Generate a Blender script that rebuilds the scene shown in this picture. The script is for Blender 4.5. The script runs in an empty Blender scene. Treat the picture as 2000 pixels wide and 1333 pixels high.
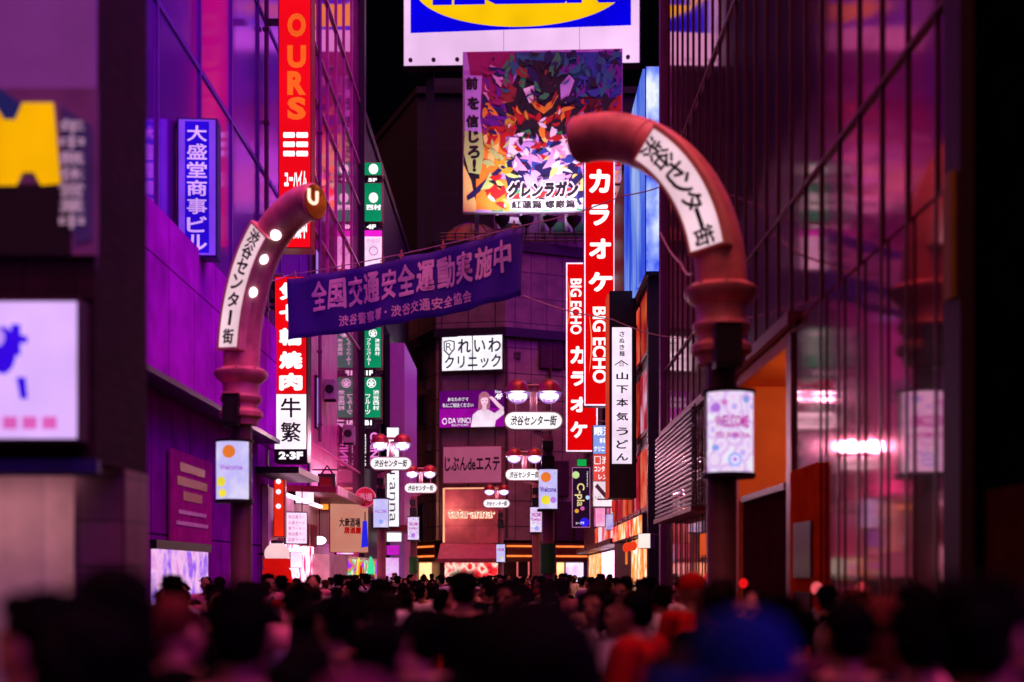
import bpy, bmesh, math, random
from mathutils import Vector, Matrix, Euler
sc = bpy.context.scene
col = sc.collection
PI = math.pi
R = math.radians

# ------------------------------------------------------------------ camera
F, CX, CY, CZ = 2500.0, 1000.0, 1120.0, 1.75      # focal length in photo pixels, vanishing point, eye height
cam_d = bpy.data.cameras.new("camera")
cam = bpy.data.objects.new("camera", cam_d)
col.objects.link(cam)
cam.location = (0, 0, CZ)
cam.rotation_euler = (PI / 2, 0, 0)
cam_d.sensor_width = 36.0
cam_d.lens = 45.0
cam_d.shift_y = (CY - 666.5) / 2000.0
cam_d.clip_start = 0.05
cam_d.clip_end = 2000
cam_d.dof.use_dof = True
cam_d.dof.focus_distance = 36.0
cam_d.dof.aperture_fstop = 0.75
sc.camera = cam
sc.view_settings.view_transform = 'Standard'
sc.view_settings.look = 'None'
sc.view_settings.gamma = 1
sc.view_settings.use_curve_mapping = False
sc.view_settings.exposure = 0.0
sc.cycles.use_denoising = True
sc.cycles.max_bounces = 6
sc.cycles.sample_clamp_indirect = 4.0
sc.cycles.caustics_reflective = False
sc.cycles.caustics_refractive = False


def L1(v):
    v = v / 255.0
    return v / 12.92 if v <= 0.04045 else ((v + 0.055) / 1.055) ** 2.4


def C(r, g, b):
    return (L1(r), L1(g), L1(b), 1.0)


# ------------------------------------------------------------------ world: black night sky, city glow from the crossing behind the viewer, added tints at the sides
w = bpy.data.worlds.new("World")
sc.world = w
w.use_nodes = True
nt = w.node_tree
nt.nodes.clear()
N = nt.nodes.new
LK = nt.links.new


def wmath(op, a, b=None, clamp=False):
    n = N('ShaderNodeMath')
    n.operation = op
    n.use_clamp = clamp
    for i, v in enumerate((a, b)):
        if v is None:
            continue
        if isinstance(v, (int, float)):
            n.inputs[i].default_value = v
        else:
            LK(v, n.inputs[i])
    return n.outputs[0]


def wmix(f, a, b):
    n = N('ShaderNodeMix')
    n.data_type = 'RGBA'
    for i, v in ((0, f), (6, a), (7, b)):
        if isinstance(v, (tuple, float, int)):
            n.inputs[i].default_value = v
        else:
            LK(v, n.inputs[i])
    return n.outputs[2]


tc = N('ShaderNodeTexCoord')
sp = N('ShaderNodeSeparateXYZ')
LK(tc.outputs['Generated'], sp.inputs[0])
wx, wy, wz = sp.outputs
notfwd = wmath('MULTIPLY_ADD', wy, -2.4, True)          # nothing glows straight ahead: the strip of sky over the street is black
notfwd.node.inputs[2].default_value = 1.75
up = wmath('MULTIPLY_ADD', wz, 3.0, True)
up.node.inputs[2].default_value = -0.45
toR = wmath('MULTIPLY_ADD', wx, 2.5, True)
toR.node.inputs[2].default_value = -0.3
toL = wmath('MULTIPLY_ADD', wx, -2.5, True)
toL.node.inputs[2].default_value = -0.3
BACK, VIOLET, MAGENTA = (0.22, 0.14, 0.20, 1), (2.2, 0.05, 4.8, 1), (0.50, 0.08, 0.14, 1)  # side violet and magenta are added to colour the street walls
glowc = wmix(toR, wmix(toL, BACK, MAGENTA), VIOLET)
amt = wmath('MULTIPLY', notfwd, up)
NIGHT = (0.0005, 0.0002, 0.0008, 1)
# added red patch of sky overhead, put in to light the arch tops
dn = N('ShaderNodeVectorMath')
dn.operation = 'DOT_PRODUCT'
dn.inputs[1].default_value = Vector((0.16, -0.2, 0.965)).normalized()
LK(tc.outputs['Generated'], dn.inputs[0])
lobe = wmath('MULTIPLY_ADD', dn.outputs['Value'], 6.0, True)
lobe.node.inputs[2].default_value = -5.0
final = wmix(lobe, wmix(amt, NIGHT, glowc), (9.0, 1.7, 1.9, 1))
bg = N('ShaderNodeBackground')
LK(final, bg.inputs[0])
bg.inputs[1].default_value = 0.9
out = N('ShaderNodeOutputWorld')
LK(bg.outputs[0], out.inputs[0])


# ------------------------------------------------------------------ materials
MATS = {}


def new_mat(name):
    m = bpy.data.materials.new(name)
    m.use_nodes = True
    m.node_tree.nodes.clear()
    return m, m.node_tree


def paint(name, rgb, rough=0.6, var=0.25, scale=3.0, metal=0.0, bump=0.0, spec=0.4, coat=0.0, streak=1.0):
    """painted / plain surface with soft dirt variation"""
    if name in MATS:
        return MATS[name]
    m, t = new_mat(name)
    n, l = t.nodes.new, t.links.new
    o = n('ShaderNodeOutputMaterial')
    p = n('ShaderNodeBsdfPrincipled')
    l(p.outputs[0], o.inputs[0])
    c = C(*rgb)
    tx = n('ShaderNodeTexCoord')
    mp = n('ShaderNodeMapping')
    mp.inputs['Scale'].default_value = (1, 1, streak)
    l(tx.outputs['Object'], mp.inputs[0])
    nz = n('ShaderNodeTexNoise')
    nz.inputs['Scale'].default_value = scale
    nz.inputs['Detail'].default_value = 5
    l(mp.outputs[0], nz.inputs['Vector'])
    rp = n('ShaderNodeMapRange')
    rp.inputs[1].default_value = 0.3
    rp.inputs[2].default_value = 0.7
    rp.inputs[3].default_value = 1 - var
    rp.inputs[4].default_value = 1 + var * 0.6
    l(nz.outputs[0], rp.inputs[0])
    mx = n('ShaderNodeMix')
    mx.data_type = 'RGBA'
    mx.blend_type = 'MULTIPLY'
    mx.inputs[0].default_value = 1
    mx.inputs[6].default_value = c
    l(rp.outputs[0], mx.inputs[7])
    l(mx.outputs[2], p.inputs['Base Color'])
    p.inputs['Roughness'].default_value = rough
    p.inputs['Metallic'].default_value = metal
    p.inputs['Specular IOR Level'].default_value = spec
    p.inputs['Coat Weight'].default_value = coat
    if bump:
        b = n('ShaderNodeBump')
        b.inputs['Strength'].default_value = bump
        b.inputs['Distance'].default_value = 0.02
        l(nz.outputs[0], b.inputs['Height'])
        l(b.outputs[0], p.inputs['Normal'])
    MATS[name] = m
    return m


def panels(name, rgb, joint, w_, h_, rough=0.5, mortar=0.02, spec=0.4, var=0.25, metal=0.0, offset=0.0):
    """cladding with panel joints"""
    if name in MATS:
        return MATS[name]
    m, t = new_mat(name)
    n, l = t.nodes.new, t.links.new
    o = n('ShaderNodeOutputMaterial')
    p = n('ShaderNodeBsdfPrincipled')
    l(p.outputs[0], o.inputs[0])
    tx = n('ShaderNodeTexCoord')
    s = n('ShaderNodeSeparateXYZ')
    l(tx.outputs['Object'], s.inputs[0])
    a = n('ShaderNodeMath')
    a.operation = 'ADD'
    l(s.outputs[0], a.inputs[0])
    l(s.outputs[1], a.inputs[1])
    cb = n('ShaderNodeCombineXYZ')
    l(a.outputs[0], cb.inputs[0])
    l(s.outputs[2], cb.inputs[1])
    b = n('ShaderNodeTexBrick')
    b.offset = offset
    b.squash = 1
    c = C(*rgb)
    b.inputs['Color1'].default_value = tuple(x * (1 + var) for x in c[:3]) + (1,)
    b.inputs['Color2'].default_value = tuple(x * (1 - var) for x in c[:3]) + (1,)
    b.inputs['Mortar'].default_value = C(*joint)
    b.inputs['Scale'].default_value = 1
    b.inputs['Mortar Size'].default_value = mortar
    b.inputs['Mortar Smooth'].default_value = 0.1
    b.inputs['Brick Width'].default_value = w_
    b.inputs['Row Height'].default_value = h_
    l(cb.outputs[0], b.inputs['Vector'])
    nz = n('ShaderNodeTexNoise')
    nz.inputs['Scale'].default_value = 1.3
    nz.inputs['Detail'].default_value = 6
    l(tx.outputs['Object'], nz.inputs['Vector'])
    rp = n('ShaderNodeMapRange')
    rp.inputs[1].default_value = 0.3
    rp.inputs[2].default_value = 0.7
    rp.inputs[3].default_value = 0.65
    rp.inputs[4].default_value = 1.15
    l(nz.outputs[0], rp.inputs[0])
    mx = n('ShaderNodeMix')
    mx.data_type = 'RGBA'
    mx.blend_type = 'MULTIPLY'
    mx.inputs[0].default_value = 1
    l(b.outputs['Color'], mx.inputs[6])
    l(rp.outputs[0], mx.inputs[7])
    l(mx.outputs[2], p.inputs['Base Color'])
    p.inputs['Roughness'].default_value = rough
    p.inputs['Metallic'].default_value = metal
    p.inputs['Specular IOR Level'].default_value = spec
    bp = n('ShaderNodeBump')
    bp.invert = True
    bp.inputs['Strength'].default_value = 0.4
    bp.inputs['Distance'].default_value = 0.02
    l(b.outputs['Fac'], bp.inputs['Height'])
    l(bp.outputs[0], p.inputs['Normal'])
    MATS[name] = m
    return m


def mirror_glass(name, body, tint, mix, rough, wave=0.0):
    """dark reflective curtain-wall glass"""
    if name in MATS:
        return MATS[name]
    m, t = new_mat(name)
    n, l = t.nodes.new, t.links.new
    o = n('ShaderNodeOutputMaterial')
    d = n('ShaderNodeBsdfPrincipled')
    d.inputs['Base Color'].default_value = C(*body)
    d.inputs['Roughness'].default_value = 0.45
    d.inputs['Specular IOR Level'].default_value = 0.2
    g = n('ShaderNodeBsdfGlossy')
    g.inputs['Color'].default_value = C(*tint)
    g.inputs['Roughness'].default_value = rough
    tx = n('ShaderNodeTexCoord')
    nz = n('ShaderNodeTexNoise')
    nz.inputs['Scale'].default_value = 0.7
    l(tx.outputs['Object'], nz.inputs['Vector'])
    if wave:
        b = n('ShaderNodeBump')
        b.inputs['Strength'].default_value = wave
        b.inputs['Distance'].default_value = 0.05
        l(nz.outputs[0], b.inputs['Height'])
        l(b.outputs[0], g.inputs['Normal'])
    mx = n('ShaderNodeMixShader')
    mx.inputs[0].default_value = mix
    l(d.outputs[0], mx.inputs[1])
    l(g.outputs[0], mx.inputs[2])
    l(mx.outputs[0], o.inputs[0])
    MATS[name] = m
    return m


def glow(name, rgb, strength=1.0, var=0.18, scale=1.5):
    """lit sign face: slightly uneven backlight"""
    if name in MATS:
        return MATS[name]
    m, t = new_mat(name)
    n, l = t.nodes.new, t.links.new
    o = n('ShaderNodeOutputMaterial')
    e = n('ShaderNodeEmission')
    e.inputs[0].default_value = C(*rgb)
    tx = n('ShaderNodeTexCoord')
    nz = n('ShaderNodeTexNoise')
    nz.inputs['Scale'].default_value = scale
    l(tx.outputs['Object'], nz.inputs['Vector'])
    rp = n('ShaderNodeMapRange')
    rp.inputs[1].default_value = 0.3
    rp.inputs[2].default_value = 0.7
    rp.inputs[3].default_value = strength * (1 - var)
    rp.inputs[4].default_value = strength * (1 + var)
    l(nz.outputs[0], rp.inputs[0])
    l(rp.outputs[0], e.inputs[1])
    l(e.outputs[0], o.inputs[0])
    MATS[name] = m
    return m


def glow_pattern(name, cols, strength=1.0, scale=6.0, kind='VORONOI', stretch=(1, 1, 1), detail=3, pos=None):
    """lit printed film or LED picture: a colour ramp over a procedural pattern"""
    if name in MATS:
        return MATS[name]
    m, t = new_mat(name)
    n, l = t.nodes.new, t.links.new
    o = n('ShaderNodeOutputMaterial')
    e = n('ShaderNodeEmission')
    e.inputs[1].default_value = strength
    tx = n('ShaderNodeTexCoord')
    mp = n('ShaderNodeMapping')
    mp.inputs['Scale'].default_value = stretch
    l(tx.outputs['Object'], mp.inputs[0])
    if kind == 'VORONOI':
        v = n('ShaderNodeTexVoronoi')
        v.inputs['Scale'].default_value = scale
        o_ = v.outputs['Distance']
    else:
        v = n('ShaderNodeTexNoise')
        v.inputs['Scale'].default_value = scale
        v.inputs['Detail'].default_value = detail
        o_ = v.outputs[0]
    l(mp.outputs[0], v.inputs['Vector'])
    rp = n('ShaderNodeValToRGB')
    el = rp.color_ramp.elements
    k = len(cols)
    pos = pos or [0.15 + 0.6 * i / max(1, k - 1) for i in range(k)]
    while len(el) < k:
        el.new(0.5)
    for i in range(k):
        el[i].position = pos[i]
        el[i].color = C(*cols[i])
    l(o_, rp.inputs[0])
    l(rp.outputs[0], e.inputs[0])
    l(e.outputs[0], o.inputs[0])
    MATS[name] = m
    return m


def lamp_glass(name, rgb, emis, transp):
    if name in MATS:
        return MATS[name]
    m, t = new_mat(name)
    n, l = t.nodes.new, t.links.new
    o = n('ShaderNodeOutputMaterial')
    tr = n('ShaderNodeBsdfTransparent')
    e = n('ShaderNodeEmission')
    e.inputs[0].default_value = C(*rgb)
    e.inputs[1].default_value = emis
    g = n('ShaderNodeBsdfGlossy')
    g.inputs['Roughness'].default_value = 0.08
    a = n('ShaderNodeMixShader')
    a.inputs[0].default_value = transp
    l(e.outputs[0], a.inputs[1])
    l(tr.outputs[0], a.inputs[2])
    fr = n('ShaderNodeFresnel')
    b = n('ShaderNodeMixShader')
    l(fr.outputs[0], b.inputs[0])
    l(a.outputs[0], b.inputs[1])
    l(g.outputs[0], b.inputs[2])
    l(b.outputs[0], o.inputs[0])
    MATS[name] = m
    return m


BLACK = paint('black_metal', (16, 14, 18), 0.45)
STEEL = paint('grey_steel', (92, 84, 92), 0.4, metal=0.6)
DKRED = paint('dark_red_metal', (78, 26, 30), 0.4)
INK = paint('black_ink', (14, 10, 18), 0.6)
NAVY = paint('navy_ink', (28, 26, 60), 0.6)
CASE = paint('sign_casing', (52, 40, 52), 0.5)
WHITE = glow('white_glow', (255, 246, 255), 1.15)
WLET = glow('white_letter_glow', (255, 248, 255), 1.3)
PINKW = glow('pink_white_glow', (250, 222, 250), 1.05)


# ------------------------------------------------------------------ mesh building
class MB:
    def __init__(s):
        s.v, s.f, s.mi = [], [], []

    def add(s, vs, fs, mi=0):
        b = len(s.v)
        s.v += [tuple(v) for v in vs]
        s.f += [tuple(b + i for i in f) for f in fs]
        s.mi += [mi] * len(fs)

    def box(s, x0, x1, y0, y1, z0, z1, mi=0):
        vs = [(x, y, z) for z in (z0, z1) for y in (y0, y1) for x in (x0, x1)]
        s.add(vs, [(0, 2, 3, 1), (4, 5, 7, 6), (0, 1, 5, 4), (2, 6, 7, 3), (0, 4, 6, 2), (1, 3, 7, 5)], mi)
        return s

    def prism(s, pts, y0, y1, mi=0):
        """polygon in (x, z), extruded from y0 (front) to y1"""
        area = sum(pts[i - 1][0] * pts[i][1] - pts[i][0] * pts[i - 1][1] for i in range(len(pts)))
        if area < 0:
            pts = pts[::-1]
        k = len(pts)
        vs = [(p[0], y0, p[1]) for p in pts] + [(p[0], y1, p[1]) for p in pts]
        fs = [tuple(range(k)), tuple(range(2 * k - 1, k - 1, -1))]
        fs += [(i, k + i, k + (i + 1) % k, (i + 1) % k) for i in range(k)]
        s.add(vs, fs, mi)
        return s

    def column(s, pts, z0, z1, mi=0):
        """polygon in plan (x, y), extruded in z"""
        area = sum(pts[i - 1][0] * pts[i][1] - pts[i][0] * pts[i - 1][1] for i in range(len(pts)))
        if area < 0:
            pts = pts[::-1]
        k = len(pts)
        vs = [(p[0], p[1], z0) for p in pts] + [(p[0], p[1], z1) for p in pts]
        fs = [tuple(range(k - 1, -1, -1)), tuple(range(k, 2 * k))]
        fs += [(i, (i + 1) % k, k + (i + 1) % k, k + i) for i in range(k)]
        s.add(vs, fs, mi)
        return s

    def tube(s, path, rad, seg=10, caps=True, mi=0):
        path = [Vector(p) for p in path]
        if not isinstance(rad, (list, tuple)):
            rad = [rad] * len(path)
        vs, fs = [], []
        prev = None
        for i, p in enumerate(path):
            t = (path[min(i + 1, len(path) - 1)] - path[max(i - 1, 0)]).normalized()
            if prev is None:
                a = Vector((0, 0, 1)) if abs(t.z) < 0.9 else Vector((1, 0, 0))
                u = t.cross(a).normalized()
            else:
                u = (prev - t * prev.dot(t)).normalized()
            prev = u
            q = t.cross(u)
            for k in range(seg):
                an = 2 * PI * k / seg
                vs.append(p + (u * math.cos(an) + q * math.sin(an)) * rad[i])
        for i in range(len(path) - 1):
            for k in range(seg):
                a, b = i * seg + k, i * seg + (k + 1) % seg
                fs.append((a, b, b + seg, a + seg))
        if caps:
            fs.append(tuple(range(seg - 1, -1, -1)))
            fs.append(tuple(range((len(path) - 1) * seg, len(path) * seg)))
        s.add(vs, fs, mi)
        return s

    def lathe(s, prof, c=(0, 0, 0), seg=24, a0=0.0, a1=2 * PI, mi=0):
        """profile of (radius, z) turned about the vertical through c"""
        full = abs(a1 - a0 - 2 * PI) < 1e-6
        k = seg if full else seg + 1
        vs, fs = [], []
        for r, z in prof:
            for j in range(k):
                an = a0 + (a1 - a0) * j / seg
                vs.append((c[0] + r * math.cos(an), c[1] + r * math.sin(an), c[2] + z))
        for i in range(len(prof) - 1):
            for j in range(seg):
                a, b = i * k + j, i * k + (j + 1) % k
                fs.append((a, b, b + k, a + k))
        if full:
            if prof[0][0] > 1e-6:
                fs.append(tuple(range(k - 1, -1, -1)))
            if prof[-1][0] > 1e-6:
                fs.append(tuple(range((len(prof) - 1) * k, len(prof) * k)))
        s.add(vs, fs, mi)
        return s

    def ball(s, c, r, seg=16, rings=10, mi=0):
        if isinstance(r, (int, float)):
            r = (r, r, r)
        prof = [(math.sin(PI * i / rings), -math.cos(PI * i / rings)) for i in range(rings + 1)]
        vs, fs = [], []
        for pr, pz in prof:
            for j in range(seg):
                an = 2 * PI * j / seg
                vs.append((c[0] + r[0] * pr * math.cos(an), c[1] + r[1] * pr * math.sin(an), c[2] + r[2] * pz))
        for i in range(rings):
            for j in range(seg):
                a, b = i * seg + j, i * seg + (j + 1) % seg
                fs.append((a, b, b + seg, a + seg))
        s.add(vs, fs, mi)
        return s

    def mesh(s, name, mats, smooth=False, bevel=0.0, weld=True):
        me = bpy.data.meshes.new(name)
        me.from_pydata(s.v, [], s.f)
        if not isinstance(mats, (list, tuple)):
            mats = [mats]
        for m in mats:
            me.materials.append(m)
        me.polygons.foreach_set('material_index', s.mi)
        bm = bmesh.new()
        bm.from_mesh(me)
        if weld:
            bmesh.ops.remove_doubles(bm, verts=bm.verts, dist=1e-5)
            bmesh.ops.dissolve_degenerate(bm, edges=bm.edges, dist=1e-6)
        if bevel:
            ed = [e for e in bm.edges if len(e.link_faces) == 2 and e.calc_face_angle(0) > 0.6]
            bmesh.ops.bevel(bm, geom=ed, offset=bevel, segments=2, affect='EDGES', profile=0.6)
        bm.to_mesh(me)
        bm.free()
        if smooth:
            for p in me.polygons:
                p.use_smooth = True
            if hasattr(me, 'set_sharp_from_angle'):
                me.set_sharp_from_angle(angle=R(40))
        me.update()
        return me

    def build(s, name, mats, parent=None, smooth=False, bevel=0.0, loc=None):
        o = bpy.data.objects.new(name, s.mesh(name, mats, smooth, bevel))
        col.objects.link(o)
        if parent is not None:
            o.parent = parent
        if loc:
            o.location = loc
        return o


def tag(o, label=None, cat=None, group=None, kind=None):
    if label:
        o['label'] = label
        if len(label.replace('-', ' ').split()) > 16:
            print('LONG', label)
    if cat:
        o['category'] = cat
    if group:
        o['group'] = group
    if kind:
        o['kind'] = kind
    return o


def empty(name, label, cat, loc=(0, 0, 0), rz=0.0, group=None):
    o = bpy.data.objects.new(name, None)
    col.objects.link(o)
    o.location = loc
    o.rotation_euler = (0, 0, rz)
    o.empty_display_size = 0.2
    return tag(o, label, cat, group)


def kids(o):
    return [c for c in bpy.data.objects if c.parent == o]


# ------------------------------------------------------------------ lettering
STAMPS = [(0, 0), (1, 0), (-1, 0), (0, 1), (0, -1), (0.7, 0.7), (-0.7, 0.7), (0.7, -0.7), (-0.7, -0.7)]


def glyphs(s, bold=0.0, shear=0.0, space=1.0, res=3):
    """outline of the lettering; dense kanji are thickened by stamping the glyph several times, plain letters by their outline"""
    wide = any(ord(ch) > 0x2000 for ch in s)
    cu = bpy.data.curves.new('lettering', 'FONT')
    cu.body = s
    cu.offset = 0.0 if wide else bold
    cu.shear = shear
    cu.space_character = space
    cu.resolution_u = res
    ob = bpy.data.objects.new('lettering', cu)
    col.objects.link(ob)
    dg = bpy.context.evaluated_depsgraph_get()
    me = bpy.data.meshes.new_from_object(ob.evaluated_get(dg))
    bpy.data.objects.remove(ob)
    bpy.data.curves.remove(cu)
    vs = [(v.co.x, v.co.y) for v in me.vertices]
    fs = [tuple(p.vertices) for p in me.polygons]
    bpy.data.meshes.remove(me)
    if wide and bold > 0.005:
        k = len(vs)
        v2, f2 = [], []
        for n_, (dx, dy) in enumerate(STAMPS):
            v2 += [(a + dx * bold, b + dy * bold, n_) for a, b in vs]
            f2 += [tuple(n_ * k + i for i in f) for f in fs]
        return v2, f2
    return [(a, b, 0) for a, b in vs], fs


def fit(vs, x0, z0, x1, z1, keep=False, rot=False):
    if not vs:
        return []
    if rot:
        vs = [(v[1], -v[0], v[2]) for v in vs]
    ax, bx = min(v[0] for v in vs), max(v[0] for v in vs)
    ay, by = min(v[1] for v in vs), max(v[1] for v in vs)
    sx = (x1 - x0) / max(bx - ax, 1e-6)
    sz = (z1 - z0) / max(by - ay, 1e-6)
    if keep:
        sx = sz = min(sx, sz)
    cx, cz, mx, mz = (ax + bx) / 2, (ay + by) / 2, (x0 + x1) / 2, (z0 + z1) / 2
    return [(mx + (v[0] - cx) * sx, mz + (v[1] - cz) * sz, v[2] * 0.0008) for v in vs]


def letters(parent, s, x0, z0, x1, z1, y, mat, bold=0.0, shear=0.0, keep=False, vertical=False, rot=False,
            bend=None, space=1.0, name='lettering', warp=None, gap=0.12):
    """lettering inside the local rectangle (x0..x1, z0..z1) on the plane y, reading from the -Y side"""
    mb = MB()
    if vertical:
        cell = (z1 - z0) / len(s)
        for i, ch in enumerate(s):
            if ch == ' ':
                continue
            vs, fs = glyphs(ch, bold, shear)
            zt = z1 - i * cell
            g = cell * gap / 2
            small = ch in '・ーィッュョャっゃゅょ'
            if ch == 'ー':
                p = fit(vs, (x0 + x1) / 2 - (x1 - x0) * 0.08, zt - cell + g, (x0 + x1) / 2 + (x1 - x0) * 0.08, zt - g, False, True)
            else:
                p = fit(vs, x0, zt - cell + g, x1, zt - g, keep or small)
            mb.add([(a, y - c, b) for a, b, c in p], fs)
    else:
        vs, fs = glyphs(s, bold, shear, space)
        p = fit(vs, x0, z0, x1, z1, keep, rot)
        if warp:
            mb.add([warp(a, b, c) for a, b, c in p], fs)
        elif bend:
            mb.add([(a, y - c - (math.sqrt(max(bend * bend - a * a, 0)) - bend), b) for a, b, c in p], fs)
        else:
            mb.add([(a, y - c, b) for a, b, c in p], fs)
    o = bpy.data.objects.new(name, mb_mesh_plain(mb, mat))
    col.objects.link(o)
    o.parent = parent
    return o


def mb_mesh_plain(mb, mat):
    me = bpy.data.meshes.new('lettering')
    me.from_pydata(mb.v, [], mb.f)
    me.materials.append(mat)
    me.update()
    return me


def P(px, py, D):
    return Vector(((px - CX) / F * D, D, CZ + (CY - py) / F * D))


class Sign:
    """a thing facing -Y (before rz), laid out in photo pixels at distance D; root at its bottom centre"""

    def __init__(s, name, label, cat, px0, py0, px1, py1, D, rz=0.0, group=None):
        s.D, s.k = D, D / F
        s.cx, s.by = (px0 + px1) / 2, py1
        s.px = (px0, py0, px1, py1)
        s.root = empty(name, label, cat, P(s.cx, py1, D), rz, group)
        s.lay = 0.0

    def x(s, px):
        return (px - s.cx) * s.k

    def z(s, py):
        return (s.by - py) * s.k

    def box(s, name, px0, py0, px1, py1, y0, y1, mat, bevel=0.0, parent=None):
        return MB().box(s.x(px0), s.x(px1), y0, y1, s.z(py1), s.z(py0)).build(name, mat, parent or s.root, bevel=bevel)

    def case(s, name, depth, mat, bevel=0.01):
        s.lay = -depth / 2
        return s.box(name, *s.px, -depth / 2, depth / 2, mat, bevel)

    def face(s, name, px0, py0, px1, py1, mat, k=1, th=0.012, parent=None):
        y = s.lay - 0.004 - k * max(0.004, s.D * 0.0003)
        return s.box(name, px0, py0, px1, py1, y, y + th * 0.3 + 0.002, mat, parent=parent)

    def yk(s, k):
        return s.lay - 0.004 - k * max(0.004, s.D * 0.0003)

    def text(s, t, px0, py0, px1, py1, mat, k=2, parent=None, **kw):
        return letters(parent or s.root, t, s.x(px0), s.z(py1), s.x(px1), s.z(py0), s.yk(k), mat, **kw)

    def poly(s, name, pts, mat, k=2, parent=None):
        y = s.yk(k)
        return MB().prism([(s.x(a), s.z(b)) for a, b in pts], y, y + 0.003).build(name, mat, parent or s.root)

    def disc(s, name, px, py, rx, ry, mat, k=2, parent=None, n=28, hole=0.0):
        y = s.yk(k)
        pts = [(px + rx * math.cos(2 * PI * i / n), py + ry * math.sin(2 * PI * i / n)) for i in range(n)]
        if not hole:
            return s.poly(name, pts, mat, k, parent)
        mb = MB()
        inn = [(px + rx * hole * math.cos(2 * PI * i / n), py + ry * hole * math.sin(2 * PI * i / n)) for i in range(n)]
        vs = [(s.x(a), y, s.z(b)) for a, b in pts + inn]
        mb.add(vs, [(i, n + i, n + (i + 1) % n, (i + 1) % n) for i in range(n)])
        return mb.build(name, mat, parent or s.root)

    def frame(s, name, px0, py0, px1, py1, t, mat, k=2, parent=None, th=0.02):
        y = s.yk(k)
        mb = MB()
        X0, X1, Z0, Z1, T = s.x(px0), s.x(px1), s.z(py1), s.z(py0), t * s.k
        for a, b, c, d in ((X0, X1, Z0, Z0 + T), (X0, X1, Z1 - T, Z1), (X0, X0 + T, Z0 + T, Z1 - T), (X1 - T, X1, Z0 + T, Z1 - T)):
            mb.box(a, b, y, y + th, c, d)
        return mb.build(name, mat, parent or s.root)
class Bld:
    """a building: an Empty at its base; its parts are given in world coordinates"""

    def __init__(s, name, label, cat, loc, group=None):
        s.loc = Vector(loc)
        s.root = empty(name, label, cat, loc, 0, group)

    def add(s, name, mb, mat, parent=None, smooth=False, bevel=0.0):
        mb.v = [tuple(Vector(v) - s.loc) for v in mb.v]
        return mb.build(name, mat, parent or s.root, smooth, bevel)

    def box(s, name, x0, x1, y0, y1, z0, z1, mat, parent=None, bevel=0.0):
        return s.add(name, MB().box(x0, x1, y0, y1, z0, z1), mat, parent, bevel=bevel)


def Z(py, D):
    return CZ + (CY - py) / F * D


def X(px, D):
    return (px - CX) / F * D


def DX(px, x):
    """depth at which the plane X = x crosses photo column px"""
    return x * F / (px - CX)


def plight(name, loc, power, rgb, radius=0.1, parent=None):
    d = bpy.data.lights.new(name, 'POINT')
    d.energy = power
    d.color = rgb
    d.shadow_soft_size = radius
    o = bpy.data.objects.new(name, d)
    col.objects.link(o)
    o.location = loc
    if parent:
        o.parent = parent
    return o


# ------------------------------------------------------------------ ground
asphalt = paint('asphalt', (58, 54, 58), 0.55, var=0.4, scale=8, bump=0.3)
g = MB()
g.box(-150, 150, -60, 260, -0.5, 0.0)
tag(g.build('road', asphalt), kind='structure')

# ------------------------------------------------------------------ near building on the left of the mouth of the street
mauve = paint('mauve_render', (146, 138, 176), 0.7, var=0.15, scale=2)
brown_tile = panels('brown_tile', (44, 30, 32), (18, 12, 13), 0.16, 0.1, 0.7, 0.006, spec=0.1)
lowtile = panels('pink_tile', (104, 66, 84), (50, 30, 40), 0.3, 0.3, 0.45, 0.008)
D0 = 8.0
b = Bld('corner_shop_building', 'pale mauve corner building with brown tiled pillar and lit shop window at the street mouth', 'building', (-2.6, 8, 0))
b.box('wall', -14, -2.6, 7.985, 8.02, 3.66, 16, mauve)
b.box('rear_wall', -14, -2.95, 8.03, 9.15, 3.66, 16, brown_tile)
b.box('pillar', -2.95, -2.61, 8.03, 9.15, 2.45, 16, brown_tile)
b.box('pillar', -2.95, -2.6, 8.62, 9.15, 0, 2.45, lowtile)
b.box('beam', -14, -2.59, 7.95, 7.98, Z(585, 8), Z(505, 8), brown_tile)
b.box('fascia', -14, -2.6, 7.97, 8.025, 2.36, 3.655, brown_tile)
b.box('soffit', -14, -2.95, 8.03, 9.15, 2.45, 3.6, brown_tile)
b.box('blue_trim', -14, -2.56, 7.9, 7.97, Z(926, 8), Z(900, 8), paint('blue_trim', (34, 30, 96), 0.4))
b.box('floor_slab', -14, -2.95, 8.0, 9.1, 0, 0.12, lowtile)
b.box('back_panel', -14, -2.96, 9.0, 9.15, 0.12, 2.45, paint('shop_interior', (226, 196, 190), 0.6))
b.box('ceiling_light', -13, -3.0, 8.4, 8.6, 2.41, 2.445, glow('warm_tube', (255, 180, 205), 7.5))
b.box('shop_window', -14, -2.95, 8.06, 8.08, 0.12, 2.45, lamp_glass('shop_glass', (180, 120, 170), 0.05, 0.95))

sg = Sign('fascia_sign', 'broken yellow emblem sign on a black and teal box high on the pale mauve wall', 'sign', -260, 175, 190, 500, 7.93)
sg.box('backing_board', -260, 175, 190, 500, -0.02, 0.02, paint('pale_lilac_board', (118, 92, 122), 0.6))
sg.lay = -0.02
sg.face('dark_panel', -260, 362, 142, 498, paint('black_board', (8, 10, 14), 0.5), 1)
sg.poly('emblem', [(-120, 205), (-8, 205), (12, 238), (34, 238), (48, 205), (108, 205), (122, 362), (84, 366), (70, 340), (48, 340), (36, 366), (-120, 366)], glow('yellow_sign', (250, 176, 4), 0.95), 3)
teal = paint('teal_board', (20, 96, 132), 0.5)
sg.poly('teal_patch', [(-200, 176), (2, 176), (44, 206), (34, 240), (0, 230), (-200, 210)], teal, 2)
sg.poly('teal_patch', [(120, 210), (184, 250), (184, 470), (150, 480), (140, 380)], paint('dull_teal_board', (70, 84, 122), 0.5), 1)
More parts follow.
